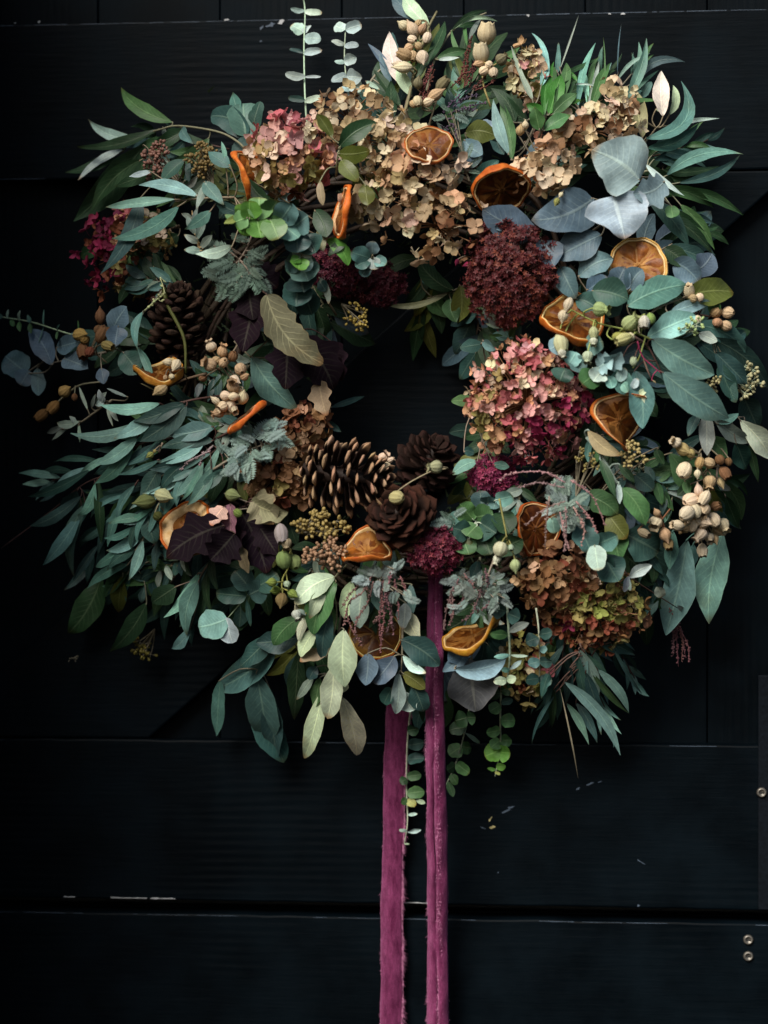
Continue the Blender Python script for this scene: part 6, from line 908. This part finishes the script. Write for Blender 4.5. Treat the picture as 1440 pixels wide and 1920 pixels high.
# ---- thin wispy growth that softens the outline
rw = random.Random(55)
def wisp(label, pts, n, ll, ww, cols, spread, off, shape='lance', group='wispy narrow-leaved sprigs'):
    lv = []
    for j in range(n):
        t = (j+.6)/n*(len(pts)-1); i = min(int(t), len(pts)-2); f = t-i; x = pts[i][0]+(pts[i+1][0]-pts[i][0])*f; y = pts[i][1]+(pts[i+1][1]-pts[i][1])*f
        a = math.atan2(pts[i+1][1]-pts[i][1], pts[i+1][0]-pts[i][0])+(1 if j % 2 else -1)*rw.uniform(.15, spread)
        l = rw.uniform(*ll)*(1.05-.35*t/(len(pts)-1)); lv.append((x, y, x+l*math.cos(a), y+l*math.sin(a), rw.uniform(*ww), rw.choice(cols), rw.uniform(-.14, .14)))
    sprig('wispy_sprig', label, 'sprig', group, pts, lv, shape, off, 'red', .0009, None, .008)
wisp('narrow teal sprig sweeping left above the twisted willow leaf', [(330, 800), (230, 850), (130, 890), (90, 905)], 12, (70, 110), (12, 18), ['tl', 'td', 'tl', 'tb'], .6, .004)
wisp('narrow teal sprig hanging straight down at the far left', [(260, 900), (205, 980), (165, 1060)], 10, (70, 105), (13, 19), ['td', 'tl', 'td'], .6, -.002)
wisp('narrow bright sprig below the acacia pointing to the olive-green fruits', [(420, 830), (350, 890), (290, 950), (250, 990)], 14, (60, 95), (12, 18), ['tl', 'tb', 'tl', 'td'], .65, .010)
wisp('narrow dark sprig under the short bright willow leaves', [(330, 980), (270, 1040), (215, 1100)], 10, (60, 90), (14, 20), ['td', 'gd', 'td', 'tl'], .7, -.01)
wisp('narrow sprig fanning down under the maroon leaves', [(400, 1030), (385, 1090), (360, 1150)], 9, (60, 95), (14, 20), ['tl', 'td', 'gd'], .7, -.008)
wisp('long thin sprig at the bottom right hanging beside the green coin leaves', [(1060, 1190), (1050, 1260), (1030, 1320)], 12, (65, 100), (8, 13), ['td', 'tl', 'td'], .5, .0)
wisp('bright thin sprig at the bottom right pointing to the lower plank', [(1090, 1190), (1110, 1270), (1140, 1340)], 12, (60, 100), (9, 14), ['tl', 'tb', 'tb', 'tl'], .5, .018)
wisp('thin sprig at the lower right spreading towards the iron strap', [(1120, 1170), (1160, 1220), (1195, 1280)], 9, (50, 80), (8, 13), ['td', 'tl', 'td'], .5, .0)
wisp('grassy sprig rising right of the bright green blades', [(1090, 240), (1110, 180), (1130, 130)], 9, (55, 95), (7, 12), ['gr', 'tl', 'gd', 'tb'], .55, -.006)
wisp('grassy sprig rising from the small cream hydrangea tip', [(1170, 230), (1190, 170), (1200, 120)], 8, (50, 80), (7, 12), ['gr', 'tl', 'tb'], .6, -.006)
wisp('thin sprig reaching right above the big blue leaves', [(1200, 300), (1270, 280), (1330, 262)], 9, (55, 85), (9, 14), ['tl', 'td', 'gr'], .6, -.004)
wisp('thin green sprig pointing down right from the big blue leaves', [(1220, 370), (1280, 400), (1330, 440)], 9, (55, 85), (10, 16), ['gr', 'gd', 'td'], .6, -.006)
wisp('fine green sprig at the top between the pods and the pink-cream spray', [(850, 200), (870, 120), (880, 70)], 8, (45, 75), (7, 11), ['gr', 'gd', 'gy'], .6, -.012)
wisp('thin sprig right of the lowest hanging teal leaf pair', [(1200, 1000), (1225, 1060), (1235, 1130)], 8, (45, 75), (12, 18), ['td', 'gd', 'td'], .7, -.004)
wisp('fine dark sprig above the arching stem at upper left', [(430, 280), (350, 262), (270, 262)], 9, (55, 85), (12, 18), ['gd', 'td', 'gr'], .6, -.006)

# ---- velvet ribbon tails
def prof_l(v, t, r): return .0035*math.sin(math.pi*v)+.0008*math.sin(9*t+3*v)+r.uniform(-.0001, .0001)
def prof_r(v, t, r):
    k = .42+.05*math.sin(t*9)+.03*math.sin(t*23); g = math.exp(-((v-k)/.07)**2)
    return .0075*math.sin(math.pi*min(1, max(0, (v*.96+.02))))**.7-.006*g*(.6+.4*math.sin(t*31)*math.sin(t*17+1))+.0009*math.sin(60*t+7*v)*math.sin(23*t)+r.uniform(-.00025, .00025)
ribbon('left dusky plum velvet ribbon tail hanging behind the leaves', [(1300, 728, 770), (1345, 724, 766), (1420, 722, 760), (1500, 720, 756), (1600, 718, 754), (1700, 716, 753), (1800, 715, 753), (1990, 713, 752)], prof_l, lambda t: .03-.018*min(1, t*2.2), 1, [(1, 1.3, .010), (0, .25, .004)])
ribbon('right brighter plum velvet ribbon tail with a lengthwise fold', [(1045, 806, 826), (1120, 804, 828), (1200, 803, 829), (1260, 801, 830), (1345, 799, 832), (1420, 800, 834), (1500, 803, 835), (1600, 803, 837), (1700, 803, 838), (1800, 803, 839), (1990, 804, 841)], prof_r, lambda t: .062+.03*min(1, t/.2)**2-.062*min(1, max(0, t-.2)*1.8), 2, [(0, .6, .006), (.55, 1.3, .004), (1, .2, .003)])
